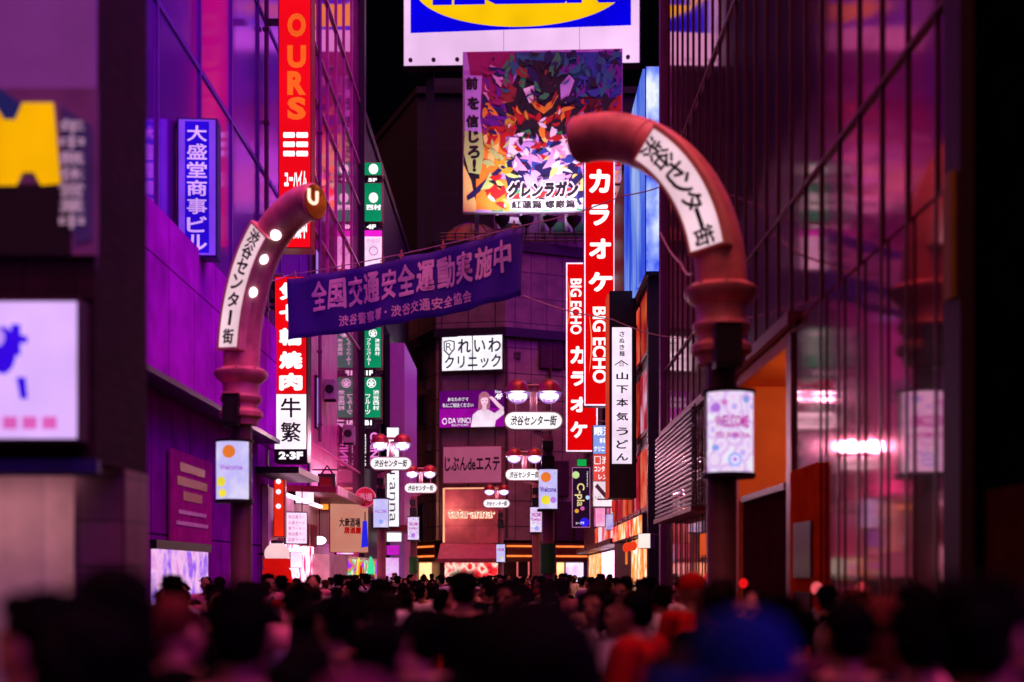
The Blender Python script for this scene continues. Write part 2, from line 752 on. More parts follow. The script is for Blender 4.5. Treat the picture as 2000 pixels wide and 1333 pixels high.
sg.text('年中無休営業中', 120, 236, 168, 452, glow('dull_pink_letters', (190, 140, 176), 0.8), 3, vertical=True, bold=0.02)

sg = Sign('light_box_sign', 'big white lit sign with blue emblem above the corner shop window', 'sign', -300, 590, 166, 866, 7.86)
sg.case('sign_box', 0.18, CASE)
sg.face('face', -294, 596, 160, 860, glow('lilac_white_face', (224, 178, 255), 1.0), 1)
bl = glow('blue_emblem', (58, 10, 235), 0.9)
sg.disc('emblem', 18, 690, 26, 46, bl, 2)
sg.disc('emblem_dot', 8, 665, 14, 18, glow('pale_lilac_dot', (200, 150, 255), 0.9), 3)
sg.poly('emblem', [(34, 640), (52, 640), (52, 660), (66, 664), (66, 676), (52, 676), (52, 700), (34, 700)], bl, 2)
sg.poly('emblem', [(44, 742), (62, 742), (66, 784), (52, 784)], bl, 2)
for k in range(4):
    sg.face('printed_line', -20 + k * 38, 818, 8 + k * 38, 842, glow('pink_letters', (226, 96, 190), 0.9), 2)

# ------------------------------------------------------------------ purple building
purple_glass = mirror_glass('purple_glass', (120, 14, 190), (226, 110, 240), 0.6, 0.12, 0.08)
violet_clad = panels('violet_cladding', (136, 22, 158), (58, 12, 80), 1.25, 2.4, 0.6, 0.02, var=0.06, spec=0.0)
lilac_clad = panels('lilac_cladding', (190, 44, 220), (90, 30, 110), 1.6, 2.2, 0.6, 0.015, var=0.08, spec=0.0)
b = Bld('purple_building', 'glossy purple building with a lilac bay over its ground floor', 'building', (-5.9, 16, 0))
b.box('wall', -15, -5.9, 15, 37, 7.4, 19, purple_glass)
b.box('lower_wall', -15, -5.92, 15, 37, 0, 7.4, violet_clad)
b.box('bay', -5.92, -5.45, 18.6, 29.6, 4.85, 7.4, lilac_clad)
b.box('soffit', -5.9, -5.4, 18.5, 29.8, 4.76, 4.85, paint('plum_metal', (64, 20, 88), 0.4))
for z_ in (11.2, 14.9, 18.6):
    b.box('floor_band', -5.9, -5.87, 15, 37, z_, z_ + 0.1, paint('violet_metal', (96, 22, 150), 0.5))
for y_ in (21.2, 24.1, 26.8, 29.6, 32.5, 35.4):
    b.box('mullion', -5.9, -5.86, y_, y_ + 0.08, 7.4, 19, paint('violet_metal', (96, 22, 150), 0.5))
wn = b.box('shop_window', -5.92, -5.84, 21.0, 24.6, 0.4, 2.15, glow_pattern('far_shop_window', [(90, 30, 140), (210, 120, 220), (250, 190, 240), (150, 90, 240), (230, 130, 200)], 1.0, 1.8, 'NOISE'))
b.box('window_frame', -5.92, -5.8, 20.9, 24.7, 2.15, 2.3, BLACK)
b.box('awning', -5.9, -4.9, 29.4, 32.5, 4.05, 4.2, BLACK)

sg = Sign('wall_poster', 'dull pink poster with faint lettering on the violet lower wall', 'poster', 330, 900, 330, 1060, 23)
sg.root.location = (-5.88, 23.4, 2.3)
sg.root.rotation_euler = (0, 0, PI / 2)
o = MB().box(-1.5, 1.5, -0.04, 0.0, 0, 1.6).build('board', paint('pink_poster', (170, 40, 140), 0.8, spec=0.0), sg.root)
for k, (z0_, w_) in enumerate(((1.25, 0.9), (1.0, 1.1), (0.75, 0.7), (0.5, 1.0), (0.3, 1.15))):
    MB().box(-w_, w_, -0.05, -0.041, z0_, z0_ + (0.16 if k < 3 else 0.07)).build('printed_line', paint('crimson_print', (150, 24, 60), 0.5) if k < 3 else paint('lilac_print', (200, 120, 200), 0.5), sg.root)

sg = Sign('wall_banner', 'violet vertical banner with orange mark beside the arch pole', 'banner', 486, 880, 524, 1030, 31)
sg.case('cloth_panel', 0.06, paint('violet_banner', (110, 40, 200), 0.5), 0.0)
sg.disc('mark', 500, 938, 10, 8, glow('orange_mark', (240, 80, 40), 0.8), 1)
sg.text('営業', 494, 970, 516, 1015, paint('lilac_print', (200, 120, 200), 0.5), 1, vertical=True)

sg = Sign('vertical_sign', 'blue lit sign with blurred white kanji bracketed to the purple building', 'sign', 350, 238, 428, 508, 22.5, rz=R(4))
sg.case('sign_box', 0.4, paint('indigo_case', (44, 10, 120), 0.5), 0.02)
sg.face('border', 354, 242, 424, 504, glow('violet_face', (128, 60, 236), 0.95), 1)
sg.face('panel', 366, 246, 412, 500, glow('blue_face', (44, 8, 222), 0.9), 2)
sg.text('大盛堂商事ビル', 370, 252, 408, 498, glow('lilac_letters', (216, 160, 255), 1.1), 3, vertical=True, bold=0.02)
sg.box('bracket', 284, 240, 350, 250, -0.05, 0.05, BLACK)
sg.box('bracket', 284, 494, 350, 504, -0.05, 0.05, BLACK)

# ------------------------------------------------------------------ pink glazed building
pink_glass = mirror_glass('pink_glass', (170, 40, 120), (250, 170, 220), 0.72, 0.05, 0.03)
pink_clad = panels('pink_cladding', (206, 84, 158), (110, 30, 84), 0.9, 2.6, 0.3, 0.012, var=0.06)
b = Bld('pink_glazed_building', 'tall pink building whose glass mirrors the green signs', 'building', (-5.95, 37, 0))
b.box('wall', -15, -5.95, 37.1, 50, 10.4, 25.5, pink_glass)
b.box('lower_wall', -15, -5.93, 37.1, 43.4, 0, 10.4, pink_clad)
b.box('lower_wall', -15, -5.93, 43.4, 50, 0, 4.0, pink_clad)
b.box('lower_glass', -15, -5.95, 43.4, 50, 4.0, 10.4, pink_glass)
b.box('corner_post', -6.2, -5.72, 49.6, 50.2, 0, 26, BLACK)
b.box('corner_post', -6.2, -5.85, 37.0, 37.3, 0, 25.5, paint('plum_metal', (64, 20, 88), 0.4))
for z_ in (5.6, 10.4, 12.0, 13.6, 16.0, 17.6, 20, 24):
    b.box('floor_band', -5.95, -5.88, 37.3, 49.6, z_, z_ + 0.07, paint('pink_metal', (190, 90, 150), 0.35))
for y_ in (39.2, 41.2, 43.2, 45.2, 47.4):
    b.box('mullion', -5.95, -5.9, y_, y_ + 0.06, 10.4, 25.5, paint('pink_metal', (190, 90, 150), 0.35))
for y_, z_ in ((38.2, 9.9), (38.4, 6.1), (41.4, 9.9)):
    w_ = b.box('window', -5.95, -5.86, y_, y_ + 1.0, z_, z_ + 1.6, BLACK)
    b.box('pane', -5.88, -5.85, y_ + 0.07, y_ + 0.93, z_ + 0.07, z_ + 1.53, glow('violet_window', (190, 130, 250), 0.8), w_)

# shops under it: salmon fascia, dark red awning, rainbow front
awn = MB()
awn.column([(-5.93, 33.4), (-4.7, 34.2), (-4.5, 45.5), (-5.93, 46.2)], 3.9, 4.06)
b.add('awning', awn, paint('maroon_awning', (128, 24, 44), 0.45))
b.box('added_wash_strip', -5.62, -5.5, 37.3, 45.4, 4.16, 4.24, glow('added_wash_pink', (255, 90, 190), 24.0))  # added glowing strip, hidden by the awning, to brighten the pink wall
b.box('awning_edge', -4.72, -4.66, 34.2, 45.6, 3.86, 4.1, paint('pink_edge', (226, 120, 170), 0.4))

sg = Sign('fascia_sign', 'salmon lit shop fascia with dark and crimson lettering under the pink building', 'sign', 643, 982, 716, 1080, 40, rz=R(30))
sg.case('board', 0.2, paint('salmon_board', (238, 150, 130), 0.5), 0.01)
sg.face('face', 640, 983, 719, 1079, glow_pattern('salmon_face', [(206, 96, 84), (240, 150, 130), (250, 176, 156)], 0.65, 0.6, 'NOISE'), 1)
crimson = paint('crimson_paint', (150, 10, 22), 0.5)
sg.text('大衆酒場', 658, 1012, 702, 1030, INK, 2, bold=0.03)
sg.text('居酒屋', 668, 1030, 704, 1043, glow('crimson_glow', (176, 10, 14), 0.9), 2, bold=0.05)

b2 = Bld('rainbow_shop', 'open shop front glowing with a rainbow of coloured goods', 'shop', (-5.2, 42, 0))
b2.box('back_panel', -5.9, -5.2, 36.5, 49.5, 0.0, 2.3, paint('shop_interior', (226, 196, 190), 0.6))
b2.box('display', -5.2, -5.1, 40.5, 48.5, 0.5, 2.2, glow_pattern('rainbow_goods', [(230, 20, 90), (250, 200, 40), (240, 240, 255), (40, 200, 120), (240, 120, 30), (160, 50, 230)], 1.1, 1.6, 'VORONOI'))
for k, (c_, r_) in enumerate((((250, 220, 70), 0.55), ((250, 140, 30), 0.42), ((190, 24, 10), 0.3))):
    mb = MB()
    mb.ball((-5.05 + 0.03 * k, 42.2, 1.72), (0.05, r_, r_), 20, 10)
    b2.add('round_display', mb, glow('display%d' % k, c_, 1.0), smooth=True)
mb = MB()
mb.ball((-5.0, 45.3, 1.85), (0.1, 0.3, 0.5), 14, 10)
b2.add('green_display', mb, glow('green_display', (60, 220, 150), 1.0), smooth=True)

sg = Sign('menu_sign', 'white lit menu board leaning above the shop entrance next to the red pole sign', 'sign', 555, 1000, 600, 1064, 30, rz=R(24))
sg.case('sign_box', 0.12, CASE)
sg.face('face', 557, 1002, 598, 1062, glow('pinkish_face', (252, 214, 246), 1.1), 1)
for r_ in range(5):
    sg.text('御品書ラーメン'[r_ % 3:r_ % 3 + 5], 561, 1007 + r_ * 11, 594, 1014 + r_ * 11, glow('hotpink_letters', (224, 80, 170), 0.8), 2)

sg = Sign('pole_sign', 'slim red lit vertical sign with small bulbs beside the menu board', 'sign', 536, 938, 558, 1050, 29)
sg.case('sign_box', 0.25, paint('red_metal', (170, 16, 14), 0.4))
sg.face('face', 538, 940, 556, 1048, glow('orange_red_face', (246, 42, 20), 0.95), 1)
for py in (942, 962, 990):
    mb = MB()
    mb.ball((sg.x(547), -0.2, sg.z(py)), 0.06, 10, 6)
    mb.build('bulb', glow('bulb', (255, 215, 230), 1.6), sg.root, smooth=True)

mb = Bld('lantern_stand', 'round white lantern on a bright red drum beside the arch pole', 'lantern', (X(541, 27), 27, 0))
cx_, cy_ = X(541, 27), 27
t = MB()
t.lathe([(0.0, 0), (0.2, 0.02), (0.22, 0.3), (0.26, 0.9), (0.32, 1.6), (0.3, 1.8), (0.2, 1.92)], (cx_, cy_, 0), 20)
mb.add('drum', t, glow('lantern_red', (232, 18, 16), 0.75), smooth=True)
t = MB()
t.ball((cx_, cy_, 2.16), (0.27, 0.27, 0.24))
mb.add('lantern', t, glow('lantern_pink', (250, 200, 206), 0.95), smooth=True)
t = MB()
t.lathe([(0.265, 1.86), (0.29, 1.92), (0.285, 2.02), (0.27, 2.06)], (cx_, cy_, 0), 20)
mb.add('red_band', t, glow('lantern_red', (232, 18, 16), 0.75), smooth=True)
t = MB()
t.lathe([(0.0, 2.46), (0.12, 2.44), (0.14, 2.38), (0.0, 2.37)], (cx_, cy_, 0), 16)
mb.add('cap', t, BLACK, smooth=True)

for i, (px, py, D_, r_) in enumerate(((624, 1056, 37, 0.2), (590, 1076, 33, 0.17))):
    p = P(px, py, D_)
    lb = ('oval white lamp hanging under the dark red awning', 'small white lamp hanging below the white menu board')[i]
    e = Bld('pendant_lamp', lb, 'lamp', p, 'lamps under the awning')
    t = MB()
    t.ball(p, (r_, r_, r_ * 0.62))
    e.add('globe', t, glow('lamp_white', (255, 236, 250), 2.5), smooth=True)
    t = MB()
    t.tube([(p.x, p.y, p.z + r_ * 0.5), (p.x, p.y, 3.95)], 0.015, 6)
    e.add('cord', t, BLACK)

sg = Sign('hanging_sign', 'black framed square sign with dim red characters hung on the pink wall', 'sign', 622, 926, 656, 976, 38)
sg.case('frame', 0.3, BLACK, 0.02)
sg.face('panel', 627, 933, 651, 969, paint('dim_red_panel', (70, 8, 16), 0.4), 1)
sg.text('居酒', 631, 936, 647, 966, glow('dim_red_letters', (150, 14, 20), 0.7), 2, vertical=True, bold=0.03)
t = MB()
t.tube([(sg.x(628), 0, sg.z(926)), (sg.x(639), 0, sg.z(910)), (sg.x(650), 0, sg.z(926))], 0.03, 6)
t.tube([(sg.x(610), 0, sg.z(918)), (sg.x(662), 0, sg.z(918))], 0.025, 6)
t.build('bracket', BLACK, sg.root)

sg = Sign('round_sign', 'round crimson sign with pale lettering beside the shop fascia', 'sign', 694, 952, 734, 992, 40)
mb = MB()
mb.tube([(0, -0.1, sg.z(972)), (0, 0.1, sg.z(972))], 0.32, 32)
mb.build('disc', paint('crimson_disc', (186, 20, 60), 0.4), sg.root, bevel=0.01)
sg.lay = -0.1
sg.disc('rim', 714, 972, 20, 20, glow('pink_rim', (230, 90, 140), 0.8), 1, hole=0.9)
sg.text('酒場', 700, 964, 728, 980, glow('rose_letters', (226, 110, 150), 0.9), 2, bold=0.03)

sg = Sign('flag_sign', 'narrow glowing blue flag hung outside the rainbow shop', 'banner', 706, 1018, 718, 1070, 38)
sg.lay = 0
y = 0
MB().prism([(sg.x(709), sg.z(1018)), (sg.x(716), sg.z(1018)), (sg.x(719), sg.z(1068)), (sg.x(706), sg.z(1070))], -0.06, 0.06).build('cloth_panel', glow('electric_blue', (40, 40, 240), 0.9), sg.root)
MB().box(sg.x(712), sg.x(714), -0.02, 0.02, sg.z(1018), sg.z(1000)).build('hook', BLACK, sg.root)

# ------------------------------------------------------------------ dark buildings behind on the left
dark_clad = panels('charcoal_cladding', (17, 18, 24), (6, 6, 9), 2.2, 3.4, 0.5, 0.03, var=0.12)
b = Bld('dark_side_building', 'unlit charcoal building behind the green signs', 'building', (-6.3, 51, 0))
b.box('wall', -18, -6.3, 51, 78, 0, 21, dark_clad)
b.box('parapet', -18, -6.2, 50.9, 78, 21, 21.4, BLACK)
for k in range(4):
    w_ = b.box('window', -6.32, -6.24, 55 + k * 4, 57.2 + k * 4, 12, 14, BLACK)
    b.box('pane', -6.25, -6.22, 55.1 + k * 4, 57.1 + k * 4, 12.1, 13.9, paint('dark_pane', (30, 22, 44), 0.15), w_)

b = Bld('lilac_side_building', 'narrow building with a plain lilac panel facing up the street', 'building', (-5.6, 61, 0))
b.box('wall', X(762, 62), X(790, 62), 62, 70, 0, Z(670, 62), paint('lilac_render', (176, 110, 178), 0.5, var=0.1))
b.box('side_post', X(752, 62), X(762, 62), 61.8, 70, 0, Z(655, 62), BLACK)
b.box('awning', X(748, 60), X(800, 60), 58.5, 62, Z(1040, 60), Z(1028, 60), paint('maroon_awning', (128, 24, 44), 0.45))
b.box('lit_panel', X(752, 60), X(780, 60), 60.9, 61.1, Z(1058, 61), Z(1040, 61), glow('white_panel', (255, 240, 250), 1.2))
b.box('magenta_panel', X(752, 60), X(776, 60), 60.8, 61, Z(1084, 61), Z(1066, 61), glow('magenta_panel', (206, 30, 200), 0.9))
b.box('shop_window', X(748, 60), X(775, 60), 60.9, 61.1, 0.9, Z(1090, 61), glow_pattern('mauve_goods', [(160, 60, 200), (240, 200, 250), (230, 30, 210)], 1.0, 1.4, 'NOISE'))

# ------------------------------------------------------------------ central building closing the street
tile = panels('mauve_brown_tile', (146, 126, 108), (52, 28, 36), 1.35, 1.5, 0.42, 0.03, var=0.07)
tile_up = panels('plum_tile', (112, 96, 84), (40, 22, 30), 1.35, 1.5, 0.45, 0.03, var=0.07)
A_, B_, C_, E_ = (X(780, 82), 82), (X(852, 75.6), 75.6), (X(987, 75), 75), (X(1170, 77.5), 77.5)
PLAN = [A_, B_, C_, E_]


def scaled(off):
    return [(A_[0] - off, A_[1] - off * 0.4), (B_[0] - off * 0.3, B_[1] - off), (C_[0] + off * 0.05, C_[1] - off), (E_[0] + off * 0.3, E_[1] - off)]


BACK = [(E_[0] + 3, 96), (A_[0] - 3, 96)]
cb = Bld('tiled_corner_building', 'brown tiled building with chamfered front closing the end of the street', 'building', (X(925, 75), 75, 0))
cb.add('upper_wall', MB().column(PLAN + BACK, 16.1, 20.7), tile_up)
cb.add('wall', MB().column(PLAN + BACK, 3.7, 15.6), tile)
cb.add('cornice', MB().column(scaled(0.35) + BACK, 15.6, 16.12), BLACK)
cb.add('parapet', MB().column(scaled(0.15) + BACK, 20.7, 21.3), BLACK)
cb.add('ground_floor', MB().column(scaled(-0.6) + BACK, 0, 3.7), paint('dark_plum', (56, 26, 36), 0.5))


def facet(px):
    """point of the front at photo column px and the facet's heading"""
    for (p, q) in zip(PLAN, PLAN[1:]):
        dx, dy = q[0] - p[0], q[1] - p[1]
        s_ = (px - CX) / F
        den = dx - s_ * dy
        t_ = (s_ * p[1] - p[0]) / den
        if -1e-6 <= t_ <= 1 + 1e-6:
            return p[0] + dx * t_, p[1] + dy * t_, math.atan2(dy, dx)
    return None


def facet_sign(name, label, cat, px0, py0, px1, py1, group=None, off=0.0):
    xm, ym, rz = facet((px0 + px1) / 2)
    x0, y0, _ = facet(max(px0, 781))
    sgn = Sign(name, label, cat, px0, py0, px1, py1, ym, rz, group)
    w_ = 2 * math.hypot(xm - x0, ym - y0)
    sgn.sc = w_ / ((px1 - px0) * sgn.k)
    n_ = Vector((math.sin(rz), -math.cos(rz), 0))
    sgn.root.location = Vector((xm, ym, Z(py1, ym))) + n_ * off
    old = sgn.x
    sgn.x = lambda p, o_=old, k_=sgn.sc: o_(p) * k_
    return sgn


def facet_window(px0, py0, px1, py1, split=True):
    s_ = facet_sign('window', None, None, px0, py0, px1, py1)
    rt = s_.root
    fr = s_.box('window', px0, py0, px1, py1, -0.12, 0.1, paint('bronze_frame', (60, 34, 44), 0.4))
    s_.lay = -0.12
    mid = (px0 + px1) / 2
    w_ = (px1 - px0) * 0.06
    panes = [(px0 + w_, mid - w_ / 2), (mid + w_ / 2, px1 - w_)] if split else [(px0 + w_, px1 - w_)]
    ps = [s_.box('pane', a, py0 + 2, c, py1 - 2, -0.17, -0.11, paint('dark_bronze_glass', (72, 46, 62), 0.12, spec=0.8)) for a, c in panes]
    mw = Matrix.Translation(rt.location) @ Matrix.Rotation(rt.rotation_euler.z, 4, 'Z')
    inv = Matrix.Translation(-Vector(cb.loc))
    for o_ in [fr] + ps:
        o_.data.transform(inv @ mw)
        o_.parent = cb.root if o_ is fr else fr
    bpy.data.objects.remove(rt)


facet_window(806, 672, 834, 742)
facet_window(806, 775, 834, 832)
facet_window(808, 985, 832, 1058, False)
facet_window(1052, 660, 1098, 722)
facet_window(1100, 660, 1140, 722, False)
facet_window(1083, 982, 1116, 1058, False)
facet_window(1119, 982, 1152, 1058, False)
facet_window(1040, 900, 1110, 970, False)
# neon lined canopy and shop fronts at street level
for (p0, p1) in ((784, 850), (990, 1160)):
    fa, fb = facet(p0), facet(p1)
    for k, py in enumerate((1068, 1087)):
        z_ = Z(py, 75)
        cb.add('neon_tube', MB().tube([(fa[0], fa[1] - 1.62, z_), (fb[0], fb[1] - 1.62, z_)], 0.05, 8), glow('orange_neon', (255, 120, 52), 1.6))
    m_ = MB()
    m_.column([(fa[0], fa[1] - 1.5), (fb[0], fb[1] - 1.5), (fb[0], fb[1]), (fa[0], fa[1])], Z(1098, 75), Z(1062, 75))
    cb.add('canopy', m_, paint('canopy_brown', (84, 34, 30), 0.4))
for (p0, p1, c_) in ((792, 806, 'peach'), (818, 842, 'peach'), (868, 974, 'red'), (1088, 1102, 'peach'), (1106, 1140, 'lilac')):
    fa, fb = facet(p0), facet(p1)
    mt = {'peach': glow('peach_window', (255, 176, 120), 2.2), 'lilac': glow_pattern('lilac_window', [(190, 110, 240), (250, 210, 255), (255, 250, 255)], 1.3, 1.3, 'NOISE'),
          'red': glow_pattern('red_shop', [(170, 10, 20), (236, 40, 50), (255, 110, 110), (255, 220, 200), (220, 30, 44)], 1.3, 1.6, 'NOISE', pos=[0.3, 0.42, 0.5, 0.58, 0.68])}[c_]
    m_ = MB()
    m_.column([(fa[0], fa[1] + 0.35), (fb[0], fb[1] + 0.35), (fb[0], fb[1] + 0.6), (fa[0], fa[1] + 0.6)], 0.2, Z(1099, 75))
    cb.add('shop_window', m_, mt)
m_ = MB()
fa, fb = facet(862), facet(982)
m_.add([(fa[0], 74.9, Z(1062, 75)), (fb[0], 74.9, Z(1062, 75)), (fb[0] + 0.1, 73.2, Z(1092, 75)), (fa[0] - 0.1, 73.2, Z(1092, 75)),
        (fa[0], 74.9, Z(1068, 75)), (fb[0], 74.9, Z(1068, 75)), (fb[0] + 0.1, 73.2, Z(1100, 75)), (fa[0] - 0.1, 73.2, Z(1100, 75))],
       [(0, 3, 2, 1), (3, 7, 6, 2), (4, 5, 6, 7), (0, 4, 7, 3), (1, 2, 6, 5), (0, 1, 5, 4)])
cb.add('awning', m_, paint('dusty_pink_awning', (150, 70, 90), 0.6))
s_ = facet_sign('door', None, None, 1010, 1085, 1033, 1130)
fr = s_.frame('doorway', 1010, 1085, 1033, 1130, 3, glow('salmon_neon', (250, 110, 110), 0.8), 4, th=0.1)
fr.data.transform(Matrix.Translation(-Vector(cb.loc)) @ Matrix.Translation(s_.root.location + Vector((0, -0.3, 0))))
fr.parent = cb.root
bpy.data.objects.remove(s_.root)

# signs on it
sg = facet_sign('light_box_sign', 'white lit sign with navy lettering and shield emblem under the black cornice', 'sign', 864, 657, 985, 727, off=0.2)
sg.root.rotation_euler.z += R(-3)
sg.case('sign_box', 0.35, CASE)
for a, c in ((866, 924.5), (926.5, 983)):
    sg.face('face', a, 659, c, 725, glow('cool_white_face', (250, 244, 255), 1.15), 1)
sg.text('れいわ', 897, 664, 981, 692, NAVY, 2, bold=0.025, space=1.25)
sg.text('クリニック', 871, 696, 981, 722, NAVY, 2, bold=0.025)
e_ = sg.poly('emblem', [(869, 668), (880, 665), (891, 668), (891, 684), (880, 697), (869, 686)], NAVY, 2)
sg.poly('emblem_inset', [(871.5, 670), (880, 667.5), (888.5, 670), (888.5, 683), (880, 693), (871.5, 685)], glow('cool_white_face', (250, 244, 255), 1.15), 3, e_)
sg.text('R', 874, 671, 886, 687, NAVY, 4, parent=e_)

sg = facet_sign('advert_billboard', 'purple beauty advert with a pale woman shading her brow between two shop signs', 'billboard', 860, 764, 987, 837, off=0.2)
sg.case('sign_box', 0.3, CASE)
sg.face('face', 861, 765, 986, 800, glow('deep_purple_face', (92, 4, 104), 1.0), 1)
sg.face('face', 861, 800, 986, 836, glow('magenta_purple_face', (150, 8, 150), 1.0), 1)
skin, blouse, hair_ = glow('ad_skin', (250, 196, 224), 1.0), glow('ad_blouse', (250, 222, 246), 1.0), glow('ad_hair', (196, 110, 140), 0.8)
sg.poly('figure_hair', [(938, 774), (944, 768), (952, 768), (958, 774), (959, 800), (953, 803), (936, 801)], hair_, 2)
sg.poly('figure_blouse', [(922, 836), (926, 812), (936, 804), (944, 802), (956, 803), (968, 810), (982, 800), (986, 806), (986, 812), (970, 824), (968, 836)], blouse, 3)
sg.poly('figure_arm', [(986, 800), (984, 808), (972, 796), (962, 784), (957, 779), (962, 777), (968, 781), (974, 788)], skin, 4)
sg.disc('figure_face', 948.5, 785, 7, 11, skin, 4)
sg.poly('figure_fringe', [(940, 784), (943, 773), (949, 771), (956, 774), (957, 781), (950, 779), (944, 780)], hair_, 5)
for ex in (945.5, 952):
    sg.disc('figure_eye', ex, 785.5, 1.3, 0.8, INK, 5, n=10)
sg.disc('figure_mouth', 948.7, 791.5, 1.8, 0.8, glow('ad_lip', (220, 50, 100), 0.8), 5, n=10)
sg.poly('figure_neck', [(945, 794), (952, 794), (953, 805), (948, 808), (943, 805)], skin, 3)
sg.text('あなたのクマ', 877, 778, 917, 785, WLET, 2)
sg.text('私にご相談ください', 867, 789, 927, 797, WLET, 2)
sg.text('DA VINCI', 879, 818, 921, 828, WLET, 2)
sg.text('BEAUTY CLINIC', 885, 830, 917, 833.5, WLET, 2)
sg.text('New', 969, 765.5, 981, 771, WLET, 2)
sg.text('4F', 969, 772, 983, 783, WLET, 2, bold=0.02)
sg.disc('emblem', 871, 824, 4.5, 6, WLET, 2, hole=0.8)

sg = facet_sign('wall_sign', 'dusty pink board with black rounded lettering on the tiled front', 'sign', 866, 872, 981, 945, off=0.1)
sg.case('board', 0.2, paint('dusty_pink_board', (196, 112, 150), 0.55, var=0.08), 0.01)
sg.face('face', 867, 873, 980, 944, glow('dusty_pink_face', (168, 76, 112), 0.95, 0.15, 0.5), 0)
sg.frame('frame', 866, 872, 981, 945, 1.6, paint('rose_frame', (150, 76, 110), 0.5), 1)
sg.text('じぶんdeエステ', 870, 893, 977, 921, INK, 1, bold=0.03)

sg = facet_sign('shop_sign', 'pale pink recessed shop board with haloed neon lettering and bright edge', 'sign', 867, 953, 982, 1062, off=0.15)
sg.case('board', 0.25, panels('pale_rose_panel', (214, 124, 132), (160, 84, 96), 9, 1.05, 0.5, 0.012, var=0.04), 0.01)
sg.face('edge_light', 867, 954, 870.5, 1060, glow('edge_glow', (255, 170, 130), 1.3), 1)
sg.face('edge_light', 871, 953.5, 980, 956, glow('edge_glow', (255, 170, 130), 1.3), 1)
halo = glow('halo_letter_glow', (255, 150, 110), 1.6)
sg.text('tutu·anna·', 876.5, 995, 968.5, 1014, halo, 1, bold=0.05)
sg.text('tutu·anna·', 877.5, 996.3, 967.5, 1012.7, glow('letter_halo_core', (255, 226, 206), 1.6), 2, bold=0.03)
sg.text('tutu·anna·', 878.5, 997, 966.5, 1012, paint('letter_face', (120, 60, 56), 0.5), 3, bold=-0.004)
plight('edge_lamp', P(874, 1000, 74.2), 60, (1, 0.5, 0.36), 0.3)

# roof terrace under the billboard: railing, dome, struts
tr = Bld('roof_terrace', 'roof terrace railing with lit white struts below the billboard', 'terrace', (X(1060, 76), 76, 21.3))
for z_ in (Z(470, 76), Z(463, 76), Z(456, 76)):
    tr.add('rail', MB().tube([(X(860, 76), 76, z_), (X(1165, 76), 76, z_)], 0.045, 6), BLACK)
for k in range(16):
    px = 870 + k * 19.5
    tr.add('rail_post', MB().tube([(X(px, 76), 76, 21.3), (X(px, 76), 76, Z(455, 76))], 0.05, 6), BLACK)
strut = paint('white_strut', (214, 190, 224), 0.4)
for (a, b0, c, d) in ((971, 416, 975, 448), (1018, 416, 1018, 440), (1060, 418, 1068, 452), (1060, 418, 1058, 452), (1106, 420, 1116, 454), (1106, 420, 1106, 452)):
    tr.add('strut', MB().tube([(X(a, 77), 77, Z(b0, 77)), (X(c, 77), 77, Z(d, 77))], 0.09, 8), strut)
tr.add('roof_slab', MB().column([(X(972, 78), 76.6), (X(1024, 78), 77.2), (X(1020, 78), 79.5), (X(974, 78), 79.5)], Z(446, 78), Z(434, 78)), strut)
tr.add('green_panel', MB().box(X(1080, 78), X(1150, 78), 78, 78.1, Z(462, 78), Z(435, 78), 0), paint('green_board', (40, 110, 84), 0.5))
tr.add('back_panel', MB().box(X(965, 79.8), X(1165, 79.8), 79.8, 80, 21, Z(418, 79.8)), panels('violet_roof_wall', (120, 70, 130), (50, 26, 60), 0.6, 3, 0.5, 0.03))

dm = Bld('roof_dome', 'brown panelled half dome canopy on the roof beside the railing', 'canopy', (X(921, 77), 77, 21.0))
prof = [(2.05 * math.cos(a_), 2.1 * math.sin(a_)) for a_ in [PI / 2 * i / 8 for i in range(9)]]
prof[-1] = (0.0, 2.1)
dome = MB().lathe(prof, (X(921, 77), 78.2, 20.95), 20)
dm.add('shell', dome, paint('brown_canopy', (122, 58, 34), 0.5, var=0.35, scale=1.2), smooth=False)
for k in range(5):
    a_ = PI + PI * (k + 0.5) / 5
    dm.add('rib', MB().tube([(X(921, 77) + r_ * 1.01 * math.cos(a_), 78.2 + r_ * 1.01 * math.sin(a_), 20.95 + z_ * 1.01) for r_, z_ in prof], 0.04, 6), DKRED)

# tall unlit tower behind
tw = Bld('dark_tower', 'tall unlit charcoal tower rising behind the tiled building', 'building', (X(900, 97), 97, 0))
H_ = Z(185, 97)
tw.add('wall', MB().column([(X(716, 111), 111), (X(815, 97), 97), (X(1290, 97), 97), (X(1290, 97), 115), (X(716, 111), 118)], 0, H_), dark_clad)
tw.add('parapet', MB().column([(X(714, 111), 110.6), (X(814, 97), 96.7), (X(1292, 97), 96.7), (X(1292, 97), 97.4), (X(816, 97), 97.4), (X(718, 111), 111.4)], H_, H_ + 0.5), BLACK)
tw.add('roof_house', MB().box(X(835, 100), X(905, 100), 100, 106, H_, H_ + 2.4), dark_clad)

# ------------------------------------------------------------------ glass fronted building on the right
rglass = mirror_glass('dark_red_glass', (84, 20, 26), (250, 196, 214), 0.78, 0.05, 0.035)
rglass_near = mirror_glass('dark_red_glass_smeared', (76, 18, 24), (232, 170, 186), 0.74, 0.07, 0.06)
fin = paint('red_brown_fin', (90, 34, 38), 0.4, metal=0.3)
beam_m = paint('rose_beam', (120, 48, 60), 0.35, metal=0.3)
XR = 3.2
b = Bld('glass_fronted_building', 'glass fronted building with close red brown fins mirroring the street', 'building', (XR, 9.5, 0))
b.box('glass_wall', XR, 14, 17.0, 26.7, 4.6, 14.5, rglass)
b.box('glass_wall', XR, 14, 9.4, 17.0, 4.6, 9.9, rglass_near)
b.box('glass_wall', XR + 0.02, 14, 18.4, 26.7, 0, 4.6, rglass)
b.box('glass_wall', XR + 0.02, 14, 9.4, 14.6, 0, 4.6, rglass_near)
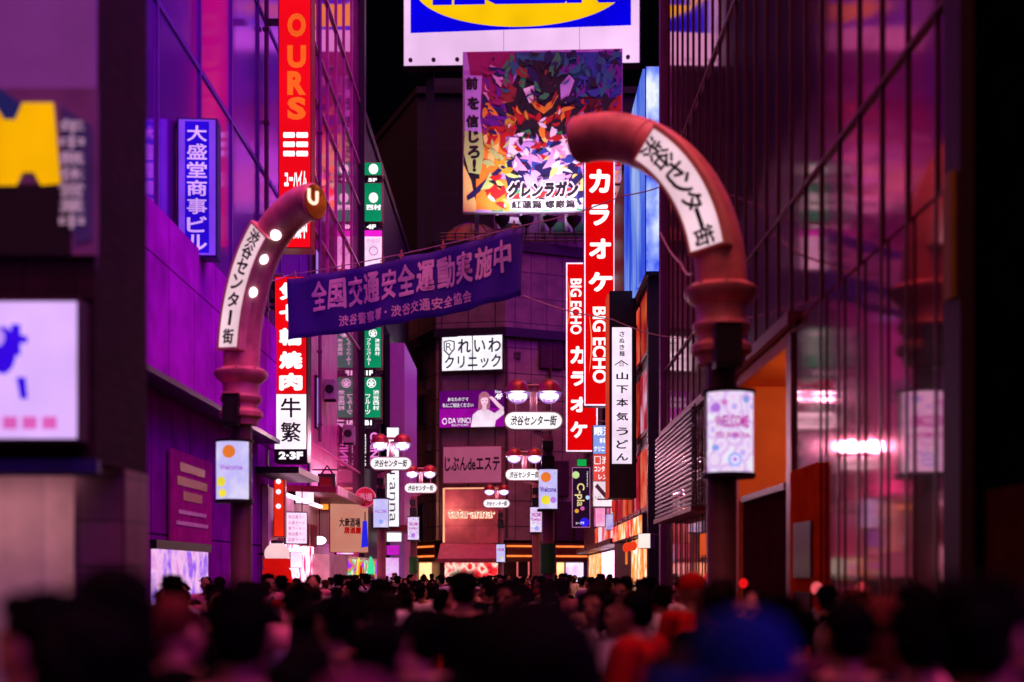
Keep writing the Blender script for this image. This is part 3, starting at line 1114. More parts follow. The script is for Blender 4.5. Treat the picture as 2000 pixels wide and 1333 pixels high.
b.box('end_post', XR - 0.1, XR + 0.3, 26.7, 27.0, 0, 14.5, paint('violet_post', (120, 44, 120), 0.5))
y_ = 9.6
while y_ < 26.6:
    low = 4.7 if 13.4 < y_ < 18.4 else 0.05
    b.box('fin', XR - 0.022, XR - 0.002, y_, y_ + 0.035, low, 9.9 if y_ < 17 else 14.5, fin)
    y_ += 0.72
for z_, h_ in ((4.56, 0.14), (5.95, 0.035), (9.9, 0.06), (14.3, 0.2)):
    b.box('transom', XR - (0.1 if z_ < 5 else 0.035), XR - 0.001, 14.4 if z_ < 5 else (17.0 if z_ > 10 else 9.4), 26.7, z_, z_ + h_, beam_m)
# recessed orange entrance
orange_wall = paint('orange_wall', (226, 120, 60), 0.6, var=0.1)
b.box('entrance_back_wall', 5.6, 5.7, 14.6, 18.4, 0, 4.5, orange_wall)
b.box('entrance_side_wall', XR + 0.02, 5.6, 18.2, 18.4, 0, 4.5, orange_wall)
b.box('entrance_ceiling', XR + 0.02, 5.6, 14.6, 18.2, 4.4, 4.56, orange_wall)
b.box('entrance_post', XR - 0.02, XR + 0.2, 14.6, 14.85, 0, 4.5, beam_m)
b.box('ceiling_tube', 3.9, 4.9, 15.8, 15.95, 4.3, 4.38, glow('tube_light', (255, 224, 200), 6.0))
plight('entrance_lamp', (4.4, 15.9, 4.1), 75, (1, 0.42, 0.14), 0.3)
b.box('booth', 3.27, 5.2, 15.3, 18.1, 0, 2.75, paint('purple_brown_booth', (66, 20, 30), 0.8, spec=0.0))
b.box('lit_strip', 3.3, 3.42, 15.22, 15.29, 1.3, 2.6, glow('violet_strip', (150, 50, 226), 0.9))
b.box('booth_top', 3.24, 5.24, 15.26, 18.14, 2.75, 2.83, DKRED)
b.box('ticket_panel', XR - 0.05, XR + 0.02, 13.2, 14.5, 0.4, 2.9, paint('burnt_orange', (220, 72, 18), 0.6, spec=0.0))
s1 = b.box('screen', XR - 0.08, XR - 0.05, 13.4, 14.2, 1.7, 2.3, paint('dark_screen', (30, 26, 34), 0.2))
b.box('screen', XR - 0.08, XR - 0.05, 13.4, 14.2, 1.0, 1.55, paint('dark_screen', (30, 26, 34), 0.2))
# louvred screen in front of the ground floor
mb_ = MB()
for k in range(20):
    mb_.box(XR - 0.34, XR - 0.3, 20.4, 25.6, 2.85 + k * 0.08, 2.89 + k * 0.08)
for yy in (20.4, 22.1, 23.8, 25.55):
    mb_.box(XR - 0.3, XR - 0.27, yy, yy + 0.05, 2.82, 4.46)
b.add('louvre_screen', mb_, STEEL)
b.box('screen_rail', XR - 0.36, XR - 0.02, 20.3, 25.7, 2.74, 2.82, beam_m)
b.box('down_light', 3.4, 3.7, 21.6, 21.9, 2.6, 2.66, glow('warm_spot', (255, 220, 190), 3.0))
b.box('poster_panel', XR - 0.05, XR + 0.01, 19.0, 20.0, 1.0, 2.6, paint('plum_poster', (130, 60, 110), 0.4))
b.box('orange_notice', XR - 0.06, XR + 0.01, 20.6, 21.4, 2.05, 2.4, glow('orange_notice', (226, 84, 40), 0.8))
for (yy, zz, c_) in ((19.6, 1.6, (230, 20, 24)), (12.6, 1.5, (240, 90, 100)), (16.6, 1.52, (200, 20, 20))):
    t = MB()
    t.ball((XR - 0.2, yy, zz + 0.1), (0.06, 0.06, 0.065), 14, 8)
    b.add('red_lamp', t, glow('red_lamp%d' % c_[1], c_, 1.0), smooth=True)

b = Bld('unlit_frontage', 'black unlit frontage with a dim yellow banner at the edge of the street', 'building', (3.2, 6, 0))
b.box('wall', 3.25, 12, 3.0, 9.35, 0, 9, paint('near_black_wall', (9, 7, 9), 0.8, spec=0.0))
b.box('corner_column', 3.15, 3.3, 9.0, 9.35, 0, 9.2, paint('dark_maroon_column', (48, 14, 18), 0.6))
b.box('yellow_banner', 3.1, 3.14, 9.05, 9.2, 3.7, 4.6, paint('mustard_cloth', (150, 120, 20), 0.6))
b.box('rust_panel', 3.15, 3.26, 7.6, 8.5, 0.8, 2.3, paint('rust_panel', (66, 30, 20), 0.8, spec=0.0))

# ------------------------------------------------------------------ building with the blue screen, and the row beyond
b = Bld('red_window_building', 'narrow building with rows of red lit windows under the blue screen', 'building', (3.65, 33, 0))
b.box('front_wall', 3.65, 12, 33.0, 45, 0, 14.7, paint('violet_front', (130, 44, 140), 0.5, var=0.1))
b.box('corner_post', 3.5, 3.8, 32.9, 33.25, 0, 9.4, BLACK)
b.box('side_wall', 3.6, 3.66, 33.3, 45, 0, 14.7, paint('wine_wall', (84, 24, 34), 0.5))
for fl in range(3):
    for k in range(6):
        z0_ = 3.4 + fl * 2.05
        w_ = b.box('window', 3.54, 3.6, 33.5 + k * 1.9, 35.2 + k * 1.9, z0_, z0_ + 1.75, paint('red_frame', (150, 26, 30), 0.4))
        b.box('pane', 3.52, 3.545, 33.62 + k * 1.9, 35.08 + k * 1.9, z0_ + 0.12, z0_ + 1.63,
              glow_pattern('red_room%d' % ((fl + k) % 3), ([(120, 16, 20), (236, 60, 40), (255, 150, 120)], [(90, 10, 24), (200, 40, 60), (250, 200, 240)], [(60, 10, 20), (170, 30, 34), (240, 110, 60)])[(fl + k) % 3], 0.8, 0.9, 'NOISE'), w_)
b.box('shop_window', 3.5, 3.58, 33.6, 37.6, 0.3, 2.7, glow_pattern('amber_room', [(150, 40, 16), (250, 130, 60), (255, 220, 190)], 1.7, 2.0, 'NOISE'))

led = Bld('led_billboard', 'large blue and white video screen wrapping the corner above the red windows', 'screen', (3.4, 32.6, 9.3))
Zb, Zt = Z(530, 32.6), Z(132, 32.6)
led.box('screen_box', 3.4, 8.0, 32.62, 38.2, Zb - 0.1, Zt + 0.05, BLACK)
led.box('front_screen', 3.42, 7.9, 32.55, 32.62, Zb, Zt, glow_pattern('led_front', [(20, 24, 226), (50, 80, 240), (150, 170, 255), (240, 246, 255), (120, 130, 250)], 1.05, 0.7, 'NOISE', (1, 1, 0.7), 5, [0.34, 0.44, 0.5, 0.57, 0.68]))
led.box('side_screen', 3.34, 3.4, 32.7, 38.1, Zb - 0.05, Zt, glow_pattern('led_side', [(20, 30, 220), (66, 96, 236), (120, 150, 246), (180, 200, 255)], 0.85, 0.5, 'NOISE', (1, 1.2, 0.4), 5, [0.32, 0.45, 0.55, 0.7]))

b = Bld('karaoke_row_building', 'plum coloured terrace of bars with lit shop fronts carrying the red signs', 'building', (4.1, 46, 0))
b.box('wall', 4.1, 14, 45.2, 73, 3.2, 16.6, paint('plum_wall', (104, 44, 74), 0.5, var=0.2))
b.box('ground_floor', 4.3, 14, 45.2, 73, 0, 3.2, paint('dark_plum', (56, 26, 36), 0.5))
for (y0_, y1_, z0_, z1_, mt) in ((46, 52, 0.5, 2.7, glow_pattern('pink_amber_shop', [(230, 40, 110), (255, 170, 110), (255, 230, 240), (250, 140, 60)], 2.2, 2.2, 'NOISE')),
                                 (53, 60, 0.5, 2.7, glow_pattern('pink_shop', [(220, 40, 130), (255, 190, 230), (255, 245, 250)], 2.2, 2.2, 'NOISE')),
                                 (61.5, 70, 0.5, 2.7, glow_pattern('orange_shop', [(190, 40, 30), (255, 140, 60), (255, 220, 200)], 1.7, 2.0, 'NOISE'))):
    b.box('shop_window', 4.2, 4.3, y0_, y1_, z0_, z1_, mt)
    b.box('canopy', 3.5, 4.2, y0_ - 0.2, y1_ + 0.2, 2.8, 3.0, paint('canopy_plum', (90, 40, 60), 0.4))
b.box('upper_display', 3.98, 4.1, 46, 52, 4.0, 5.6, glow_pattern('upper_goods', [(200, 20, 40), (230, 60, 80), (180, 220, 200), (250, 200, 220)], 0.9, 1.0, 'VORONOI'))
b.box('upper_display', 3.98, 4.1, 54, 62, 4.0, 5.6, glow_pattern('upper_goods_pink', [(210, 30, 120), (250, 130, 200), (120, 60, 160)], 0.8, 1.0, 'VORONOI'))
for z_ in (8.0, 11.5, 15.0):
    for k in range(5):
        w_ = b.box('window', 4.02, 4.1, 46.5 + k * 5, 49 + k * 5, z_, z_ + 1.8, BLACK)
        b.box('pane', 3.99, 4.03, 46.6 + k * 5, 48.9 + k * 5, z_ + 0.1, z_ + 1.7, paint('plum_pane', (70, 30, 60), 0.15), w_)
for i, (px, py) in enumerate(((1211, 998), (1225, 997), (1243, 1075))):
    p = P(px, py, 45.0 if i < 2 else 36)
    t = MB()
    t.ball(p, 0.13 if i < 2 else 0.1, 12, 8)
    lp = Bld('wall_lamp', ('small amber lamp over the bars, first of a pair', 'small amber lamp over the bars, second of a pair', 'small amber lamp beside the orange doorway')[i], 'lamp', p, 'small amber lamps')
    lp.add('globe', t, glow('amber_bulb', (255, 200, 160), 3.0), smooth=True)
    lp.add('arm', MB().tube([p, (p.x + 0.5, p.y, p.z + 0.05)], 0.02, 6), BLACK)

# small lit signs crowding the bars on the right
for nm, lb, px0, py0, px1, py1, D_, rz_, cols in (
        ('shop_sign', 'small pale pink lit sign low on the bars under the optician sign', 1163, 986, 1184, 1030, 52, R(-14), [(226, 60, 150), (250, 150, 200), (255, 220, 240)]),
        ('shop_sign', 'slanted lit menu sign with green and lilac pictures over the pink shop window', 1184, 1004, 1212, 1036, 46, R(-50), [(150, 190, 170), (214, 200, 240), (170, 140, 220), (240, 220, 240)]),
        ('shop_sign', 'upright orange lit shop sign between the two shop windows', 1222, 1052, 1238, 1104, 40, R(-20), [(226, 90, 30), (250, 130, 60)]),
        ('shop_sign', 'bright white lit sign above the amber doorway', 1249, 1042, 1276, 1072, 32.6, R(-30), [(255, 190, 170), (255, 240, 235), (255, 225, 215)]),
        ('shop_sign', 'crimson lit sign tucked under the black noodle sign box', 1196, 978, 1232, 1000, 44, R(-24), [(150, 12, 24), (220, 40, 40), (240, 90, 70)])):
    sg = Sign(nm, lb, 'sign', px0, py0, px1, py1, D_, rz_, 'small shop signs')
    sg.case('sign_box', 0.25, CASE, 0.01)
    sg.face('face', px0 + 1, py0 + 1, px1 - 1, py1 - 1, glow_pattern('shop_sign_%d' % px0, cols, 1.0, 1.5, 'NOISE'), 1)
    t = MB()
    t.tube([(sg.x(px1), 0, sg.z(py0 + 4)), (sg.x(px1) + 0.9, 0, sg.z(py0 + 4))], 0.03, 6)
    t.build('bracket', BLACK, sg.root)

# glowing clutter of the shops on the left
b = Bld('ramen_shop', 'small shop under the dark red awning with a pink lit window and striped curtain', 'shop', (-5.6, 33, 0))
b.box('back_wall', -5.9, -5.75, 30.2, 37, 0.0, 3.8, paint('shop_interior', (226, 196, 190), 0.6))
b.box('shop_window', -5.75, -5.7, 30.4, 36.8, 0.6, 2.5, glow_pattern('pink_counter', [(120, 20, 70), (236, 70, 130), (255, 180, 210), (255, 236, 240), (214, 60, 120)], 2.2, 1.7, 'NOISE', pos=[0.3, 0.42, 0.5, 0.58, 0.7]))
cur = MB()
for k in range(9):
    cur.box(-5.6 + 0.03 * math.sin(k * 2), -5.57 + 0.03 * math.sin(k * 2), 30.6 + k * 0.68, 31.2 + k * 0.68, 2.5, 3.1)
b.add('curtain', cur, paint('crimson_curtain', (170, 20, 40), 0.8))
b.box('strip_light', -5.5, -5.4, 30.5, 36.5, 3.6, 3.68, glow('strip_pink', (255, 190, 230), 3.5))
for nm, lb, px0, py0, px1, py1, D_, rz_, cols in (
        ('shop_sign', 'pink lit strip sign along the front of the dark red awning', 570, 960, 612, 985, 34, R(40), [(236, 60, 140), (255, 190, 220), (255, 230, 240)]),
        ('shop_sign', 'orange lit box sign tucked between the black framed sign and the salmon fascia', 616, 978, 641, 997, 40, R(20), [(200, 80, 20), (246, 150, 50)]),
        ('shop_sign', 'white lit square sign low beside the lantern stand', 566, 1078, 590, 1110, 30, R(15), [(240, 130, 190), (255, 225, 245)]),
        ('shop_sign', 'magenta lit square sign low between the rainbow shop and the street lamp', 655, 1062, 690, 1084, 43, R(20), [(190, 20, 130), (250, 110, 210), (255, 220, 250)]),
        ('shop_sign', 'small red lit vertical sign on the pink wall above the round crimson sign', 606, 890, 618, 934, 39, R(10), [(180, 10, 20), (240, 40, 50)])):
    sg = Sign(nm, lb, 'sign', px0, py0, px1, py1, D_, rz_, 'small shop signs')
    sg.case('sign_box', 0.2, CASE, 0.01)
    sg.face('face', px0 + 1, py0 + 1, px1 - 1, py1 - 1, glow_pattern('left_sign_%d' % px0, cols, 1.7, 2.0, 'NOISE'), 1)
    t = MB()
    t.tube([(sg.x(px0), 0, sg.z(py0 + 4)), (sg.x(px0) - 0.8, 0.2, sg.z(py0 + 4))], 0.03, 6)
    t.build('bracket', BLACK, sg.root)


def wall_gear(x, sgn):
    """air conditioners and pipes fixed to the street walls"""
    for (yy, zz, lb) in ((31.0, 8.4, 'grey air conditioner high on the purple building near the red signs'), (40.0, 7.2, 'grey air conditioner on the pink building under the banner'), (44.5, 6.3, 'grey air conditioner on the pink building near the green signs')):
        e = Bld('air_conditioner', lb, 'air conditioner', (x, yy, zz), 'wall air conditioners')
        e.add('casing', MB().box(x, x + 0.34, yy, yy + 0.85, zz, zz + 0.62), paint('ac_grey', (150, 130, 150), 0.5), bevel=0.02)
        t_ = MB()
        t_.tube([(x + 0.17, yy - 0.012, zz + 0.31), (x + 0.17, yy - 0.002, zz + 0.31)], 0.14, 16)
        e.add('fan_grille', t_, BLACK)
        e.add('bracket', MB().box(x, x + 0.36, yy + 0.1, yy + 0.16, zz - 0.08, zz), BLACK)
    for (yy, z0_, z1_, lb) in ((30.2, 7.45, 18, 'thin dark drainpipe on the purple building beside the red sign'), (38.6, 5.7, 24, 'thin pinkish drainpipe running up the pink building')):
        t_ = MB()
        t_.tube([(0.09, 0, 0), (0.09, 0, z1_ - z0_)], 0.055, 8)
        for k in range(5):
            t_.box(0, 0.16, -0.07, 0.07, k * 2.2 + 0.5, k * 2.2 + 0.56)
        o = t_.build('drainpipe', paint('pipe_plum', (110, 50, 96), 0.4), smooth=True, loc=(x, yy, z0_))
        tag(o, lb, 'pipe')


wall_gear(-5.88, 1)

# lit fascias over the bars on the right
b = Bld('bar_fascia', 'long slanting pink and red lit fascia over the bars beyond the noodle sign', 'fascia sign', (3.9, 46, 3.05))
b.box('sign_box', 3.9, 4.1, 45.4, 60, 3.05, 3.9, CASE)
for k in range(6):
    b.box('face', 3.87, 3.9, 45.6 + k * 2.4, 47.8 + k * 2.4, 3.12, 3.82, glow_pattern('bar_face%d' % (k % 3), ([(190, 14, 40), (240, 60, 90), (255, 200, 220)], [(230, 90, 150), (255, 220, 240), (200, 220, 210)], [(120, 14, 40), (230, 40, 30), (255, 150, 90)])[k % 3], 1.0, 1.6, 'NOISE'))
b = Bld('diner_fascia', 'orange and red lit fascia above the amber doorway under the red windows', 'fascia sign', (3.4, 33.4, 2.55))
b.box('sign_box', 3.4, 3.6, 33.4, 43, 2.75, 3.32, CASE)
for k in range(4):
    b.box('face', 3.37, 3.4, 33.5 + k * 2.4, 35.7 + k * 2.4, 2.8, 3.27, glow_pattern('diner_face%d' % (k % 2), ([(210, 40, 16), (250, 120, 50), (255, 220, 190)], [(160, 12, 20), (236, 50, 40), (255, 180, 150)])[k % 2], 1.7, 2.0, 'NOISE'))
for k, (yy, lb) in enumerate(((34.2, 'red paper lantern under the diner fascia, closest to the blue screen corner'), (35.4, 'red paper lantern under the diner fascia, middle of three'), (36.6, 'red paper lantern under the diner fascia, closest to the noodle sign'))):
    e = Bld('paper_lantern', lb, 'lantern', (3.25, yy, 2.2), 'red paper lanterns')
    t = MB()
    t.ball((3.25, yy, 2.48), (0.09, 0.09, 0.13), 16, 10)
    e.add('shade', t, glow('lantern_orange', (240, 60, 30), 1.0), smooth=True)
    t = MB()
    t.lathe([(0.0, 2.62), (0.07, 2.62), (0.07, 2.66), (0.0, 2.66)], (3.25, yy, 0), 12)
    t.tube([(3.25, yy, 2.66), (3.25, yy, 2.78)], 0.01, 6)
    e.add('cap', t, BLACK)

# small fittings on the tiled building: downpipe, vents, conduit
for px, z0_, z1_ in ((861, 3.8, 15.5), (990, 3.8, 15.5), (1075, 3.8, 15.5)):
    xx, yy, _ = facet(px)
    cb.add('drainpipe', MB().tube([(xx, yy - 0.12, z0_), (xx, yy - 0.12, z1_)], 0.07, 8), paint('pipe_brown', (80, 50, 54), 0.5))
for px, py in ((1010, 700), (1030, 760), (1064, 862), (842, 760), (842, 880), (1140, 760)):
    xx, yy, hd = facet(px)
    z_ = Z(py, yy)
    mv = MB()
    for k in range(4):
        mv.box(xx - 0.22, xx + 0.22, yy - 0.1, yy + 0.1, z_ + k * 0.1, z_ + k * 0.1 + 0.06)
    cb.add('vent', mv, paint('vent_grey', (96, 76, 84), 0.5))
# ------------------------------------------------------------------ gateway arches
arch_paint = paint('arch_paint', (222, 138, 134), 0.42, var=0.38, scale=3.5, coat=0.1, bump=0.12)
arch_dark = paint('arch_bronze', (100, 66, 68), 0.45, var=0.3)
TOPZ = 4.72
U = Vector((0.85, -0.53, 0)).normalized()          # the two arches lean towards each other along this line
NV = Vector((-0.53, -0.85, 0)).normalized()        # the faces turned to the street mouth


def arch(label, base, s, SPAN, RISE, plate_range, bulbs):
    root = empty('street_arch', label, 'gateway arch', base, 0, 'gateway arches')
    u = U * s

    def mid(a):
        return u * (SPAN * (1 - math.cos(a))) + Vector((0, 0, TOPZ + RISE * math.sin(a)))

    def tan(a):
        return (u * (SPAN * math.sin(a)) + Vector((0, 0, RISE * math.cos(a)))).normalized()

    def rad(a):
        return 0.265 - 0.012 * a / 1.5

    A1 = R(93)
    path = [Vector((0, 0, TOPZ - 0.05))] + [mid(A1 * i / 24) for i in range(25)]
    rads = [0.265] + [rad(A1 * i / 24) for i in range(25)]
    # open trumpet mouth: the wall turns in on itself and runs back as a reflector
    t = MB()
    t.tube(path + [mid(A1) + tan(A1) * 0.02], rads + [rads[-1] * 0.93], 32, caps=False)
    t.build('tube', arch_paint, root, smooth=True)
    t = MB()
    t.tube([mid(A1) + tan(A1) * 0.021, mid(A1 - 0.1), mid(A1 - 0.22), mid(A1 - 0.26)], [rads[-1] * 0.93, rads[-1] * 0.88, rads[-1] * 0.7, 0.02], 28, caps=False)
    t.build('reflector', paint('brass_reflector', (190, 120, 64), 0.3, metal=0.8), root, smooth=True)
    t = MB()
    c_, tt = mid(A1 - 0.08), tan(A1)
    w_ = NV
    pts = [c_ + w_ * 0.07 + tt * 0.0, c_ + w_ * 0.07 + tt * 0.14]
    pts = [c_ + w_ * 0.085 * math.cos(q) + Vector((0, 0, -0.13)) * math.sin(q) * 0.5 + Vector((0, 0, 0.05)) for q in [PI * i / 8 for i in range(9)]]
    pts = [pts[0] + Vector((0, 0, 0.12))] + pts + [pts[-1] + Vector((0, 0, 0.12))]
    t.tube([p + tt * 0.08 for p in pts], 0.022, 8)
    t.build('lamp_tube', glow('arch_lamp', (255, 206, 180), 1.8), root, smooth=True)
    plight('mouth_lamp', mid(A1 - 0.02) + Vector((0, 0, -0.02)), 2.5, (1, 0.55, 0.3), 0.05, root)
    # capital and post
    t = MB()
    t.lathe([(0.24, 3.9), (0.25, 3.98), (0.31, 4.02), (0.315, 4.08), (0.25, 4.14), (0.245, 4.2), (0.29, 4.24), (0.3, 4.3), (0.26, 4.36), (0.27, 4.5), (0.34, 4.56), (0.385, 4.62), (0.385, 4.67), (0.31, 4.72), (0.0, 4.73)], (0, 0, 0), 36)
    t.build('capital', arch_paint, root, smooth=True)
    t = MB()
    t.lathe([(0.2, 0.0), (0.2, 0.5), (0.155, 0.56), (0.155, 3.9), (0.24, 3.98)], (0, 0, 0), 28)
    t.build('post', arch_dark, root, smooth=True)
    for a_ in (A1 - 0.05, plate_range[1] + 0.1):
        m0, tt_ = mid(a_), tan(a_)
        t = MB()
        t.tube([m0 - tt_ * 0.018, m0 + tt_ * 0.018], rad(a_) + 0.008, 32, caps=False)
        t.build('seam_band', arch_paint, root, smooth=True)
    for k in range(8):
        q_ = 2 * PI * k / 8
        t = MB()
        t.ball((0.345 * math.cos(q_), 0.345 * math.sin(q_), 4.685), 0.022, 8, 6)
        t.build('bolt', STEEL, root, smooth=True)
    # curved name plate on the viewer's side of the tube
    a0, a1 = plate_range
    t = MB()
    n_ = 20
    ring = []
    for i in range(n_ + 1):
        a = a0 + (a1 - a0) * i / n_
        nr = tan(a).cross(NV).normalized()
        if nr.z < 0:
            nr = -nr
        m_ = mid(a)
        ring.append([m_ + nr * h + NV * d for h, d in ((-0.22, 0.12), (-0.22, 0.29), (0.22, 0.29), (0.22, 0.12))])
    vs = [p for r4 in ring for p in r4]
    fs = []
    for i in range(n_):
        for k in range(4):
            a, b_ = i * 4 + k, i * 4 + (k + 1) % 4
            fs.append((a, b_, b_ + 4, a + 4))
    fs += [(3, 2, 1, 0), tuple(n_ * 4 + k for k in range(4))]
    t.add(vs, fs)
    bm_ = t.build('name_plate', paint('cream_plate', (236, 176, 150), 0.45), root, bevel=0.012)
    vs, fs = [], []
    for i in range(n_ + 1):
        a = a0 + (a1 - a0) * (0.02 + 0.96 * i / n_)
        nr = tan(a).cross(NV).normalized()
        if nr.z < 0:
            nr = -nr
        for h in (-0.185, 0.165):
            vs.append(mid(a) + nr * h + NV * 0.294)
    fs = [(2 * i, 2 * i + 1, 2 * i + 3, 2 * i + 2) for i in range(n_)]
    t = MB()
    t.add(vs, fs)
    t.build('face', glow('arch_plate_face', (250, 206, 222), 0.95), bm_)
    txt = '渋谷センター街'
    t = MB()
    k = len(txt)
    for i, ch in enumerate(txt):
        # reads from the tip of the arch down to its foot
        f_ = (i + 0.5) / k
        a = a1 + (a0 - a1) * (0.03 + 0.94 * f_)
        dirn = -tan(a)
        nr = tan(a).cross(NV).normalized()
        if nr.z < 0:
            nr = -nr
        if s > 0:
            dirn = dirn
        gv, gf = glyphs(ch, 0.03)
        gw, gh = (0.21, 0.22) if ch != 'ー' else (0.22, 0.05)
        if s < 0:
            g2 = fit(gv, -gw / 2, -gh / 2, gw / 2, gh / 2)
            t.add([mid(a) + nr * (-0.01 + q[1]) + dirn * q[0] + NV * (0.298 + q[2]) for q in g2], gf)
        else:
            # letters stand upright on the steeper arch, one under another
            if ch == 'ー':
                g2 = fit(gv, -0.03, -0.11, 0.03, 0.11, False, True)
            else:
                g2 = fit(gv, -gw / 2, -gh / 2, gw / 2, gh / 2)
            upv = -dirn
            rt = nr if nr.x * -U.y + 0 > 99 else -nr
            rt = upv.cross(NV).normalized()
            rt = -rt if (rt.x < 0) else rt
            t.add([mid(a) + nr * -0.01 + rt * q[0] + upv * q[1] + NV * (0.298 + q[2]) for q in g2], gf)
    o = bpy.data.objects.new('lettering', mb_mesh_plain(t, INK))
    col.objects.link(o)
    o.parent = bm_
    for a in bulbs:
        nr = tan(a).cross(NV).normalized()
        if nr.z > 0:
            nr = -nr
        q = mid(a) + nr * rad(a) * 0.78 + NV * rad(a) * 0.62
        t = MB()
        t.ball(q, 0.075, 14, 10)
        t.build('bulb', glow('arch_bulb', (255, 236, 255), 3.0), root, smooth=True)
    return root


RB = Vector((X(1409, 13.2), 13.2, 0))
LB = Vector((X(471, 18.6), 18.6, 0))
arch('coral street arch with a curved name plate rising beside the glass fronted building', RB, -1, 1.6, 1.8, (R(10), R(58)), ())
arch('dusky street arch with three round bulbs and an open lit mouth beside the purple building', LB, 1, 1.32, 2.22, (R(6), R(58)), (R(30), R(46), R(61)))


def speaker(label, base, px0, py0, px1, py1, D):
    s_ = Sign('loudspeaker', label, 'loudspeaker', px0, py0, px1, py1, D, 0, 'loudspeakers on the arch posts')
    s_.box('box', px0, py0 + 3, px1, py1, -0.12, 0.12, paint('speaker_black', (7, 6, 8), 0.5), 0.01)
    s_.box('cap', px0 - 1, py0, px1 + 1, py0 + 3, -0.14, 0.12, arch_paint, 0.004)
    s_.lay = -0.12
    s_.face('grille', px0 + 5, py0 + 10, px1 - 5, py1 - 8, paint('speaker_grille', (12, 11, 14), 0.8), 1)
    return s_


speaker('black loudspeaker box strapped to the coral arch post', RB, 1394, 632, 1446, 720, 12.9)
speaker('black loudspeaker box strapped to the dusky arch post', LB, 437, 768, 468, 834, 18.3)


def drum_sign(name, label, px, py0, py1, D, half, texts, pat, group, yoff=-0.02, discs=()):
    """curved lit banner wrapped round the front of a post"""
    r = half / math.sin(R(62))
    h = (py1 - py0) / F * D
    root = empty(name, label, 'lit banner', (X(px, D), D + yoff, Z(py1, D)), 0, group)
    t = MB()
    t.lathe([(r, 0.0), (r, h)], (0, 0, 0), 28, -PI / 2 - R(62), -PI / 2 + R(62))
    t.build('face', pat, root, smooth=True)
    for z0_, z1_ in ((-0.05, 0.0), (h, h + 0.04)):
        t = MB()
        t.lathe([(0.0, z0_), (r + 0.012, z0_), (r + 0.012, z1_), (0.0, z1_)], (0, 0, 0), 24)
        t.build('end_cap', BLACK, root, smooth=False)
    t = MB()
    t.lathe([(r - 0.02, 0.0), (r - 0.02, h)], (0, 0, 0), 16, PI / 2 - R(115), PI / 2 + R(115))
    t.build('back_shell', CASE, root, smooth=True)
    rr = r + 0.006
    for (cx_, cz_, rad_, m_) in discs:
        n_ = 24
        t = MB()
        vs, fs = [], []
        rr_ = rr + 0.0015 * (1 + discs.index((cx_, cz_, rad_, m_)))
        for ring in range(5):
            for i in range(n_):
                a_ = cx_ * half + rad_ * half * ring / 4 * math.cos(2 * PI * i / n_)
                a_ = min(max(a_, -half * 0.99), half * 0.99)
                vs.append((a_, -math.sqrt(max(rr_ * rr_ - a_ * a_, 0)), cz_ * h + rad_ * half * ring / 4 * math.sin(2 * PI * i / n_)))
        for ring in range(4):
            fs += [(ring * n_ + i, ring * n_ + (i + 1) % n_, (ring + 1) * n_ + (i + 1) % n_, (ring + 1) * n_ + i) for i in range(n_)]
        t.add(vs, fs)
        t.build('printed_disc', m_, root)
    for (s_, x0, z0_, x1, z1_, m_) in texts:
        letters(root, s_, x0 * half, z0_ * h, x1 * half, z1_ * h, -(rr + 0.006), m_, bold=0.03, bend=rr + 0.006)
    return root


pastel = glow_pattern('pastel_print', [(190, 170, 250), (250, 214, 250), (240, 226, 255), (226, 170, 240), (244, 236, 255)], 0.95, 7, 'VORONOI', detail=2)
pastel2 = glow_pattern('lilac_print_film', [(236, 220, 255), (200, 190, 255), (244, 232, 255)], 0.95, 3, 'NOISE')
hot = glow('hot_magenta_letters', (206, 30, 170), 0.9)
rnd = random.Random(3)
orange_d, yellow_d, lilac_d, blue_d = glow('orange_disc', (250, 130, 50), 0.95), glow('yellow_disc', (244, 224, 60), 0.95), glow('lilac_disc', (190, 120, 236), 0.9), glow('sky_disc', (150, 170, 250), 0.9)
drum_sign('post_banner', 'large pastel lit banner with magenta lettering wrapped on the coral arch post', 1421, 772, 926, 13.2, 0.235,
          [('WELCOME', -0.72, 0.55, 0.72, 0.7, hot), ('TO SHIBUYA', -0.72, 0.42, 0.78, 0.49, hot)], pastel, 'lit banners on the posts', -0.04,
          [(0.1, 0.15, 0.3, blue_d), (0.1, 0.15, 0.2, glow('pale_disc', (236, 226, 255), 0.95)), (0.1, 0.15, 0.1, lilac_d), (-0.7, 0.8, 0.2, lilac_d), (-0.35, 0.86, 0.12, glow('rose_disc', (236, 130, 210), 0.9)), (0.6, 0.9, 0.16, blue_d), (-0.7, 0.3, 0.14, blue_d)])
drum_sign('post_banner', 'white lit banner with an orange disc wrapped on the dusky arch post', 459, 866, 977, 18.6, 0.235,
          [('Welcome', -0.7, 0.5, 0.7, 0.6, lilac_d)], pastel2, 'lit banners on the posts', -0.04,
          [(-0.1, 0.82, 0.4, orange_d), (-0.6, 0.3, 0.3, yellow_d), (-0.5, 0.1, 0.25, yellow_d)])

# ------------------------------------------------------------------ twin globe street lamps
hood = paint('lamp_hood', (150, 50, 40), 0.3, metal=0.3)
globe = lamp_glass('lamp_globe', (200, 130, 255), 1.0, 0.5)
bulb_m = glow('lamp_core', (255, 236, 255), 6.0)
signface = glow('lamp_sign_face', (255, 244, 250), 1.25)
post_m = paint('lamp_post', (140, 72, 84), 0.4)


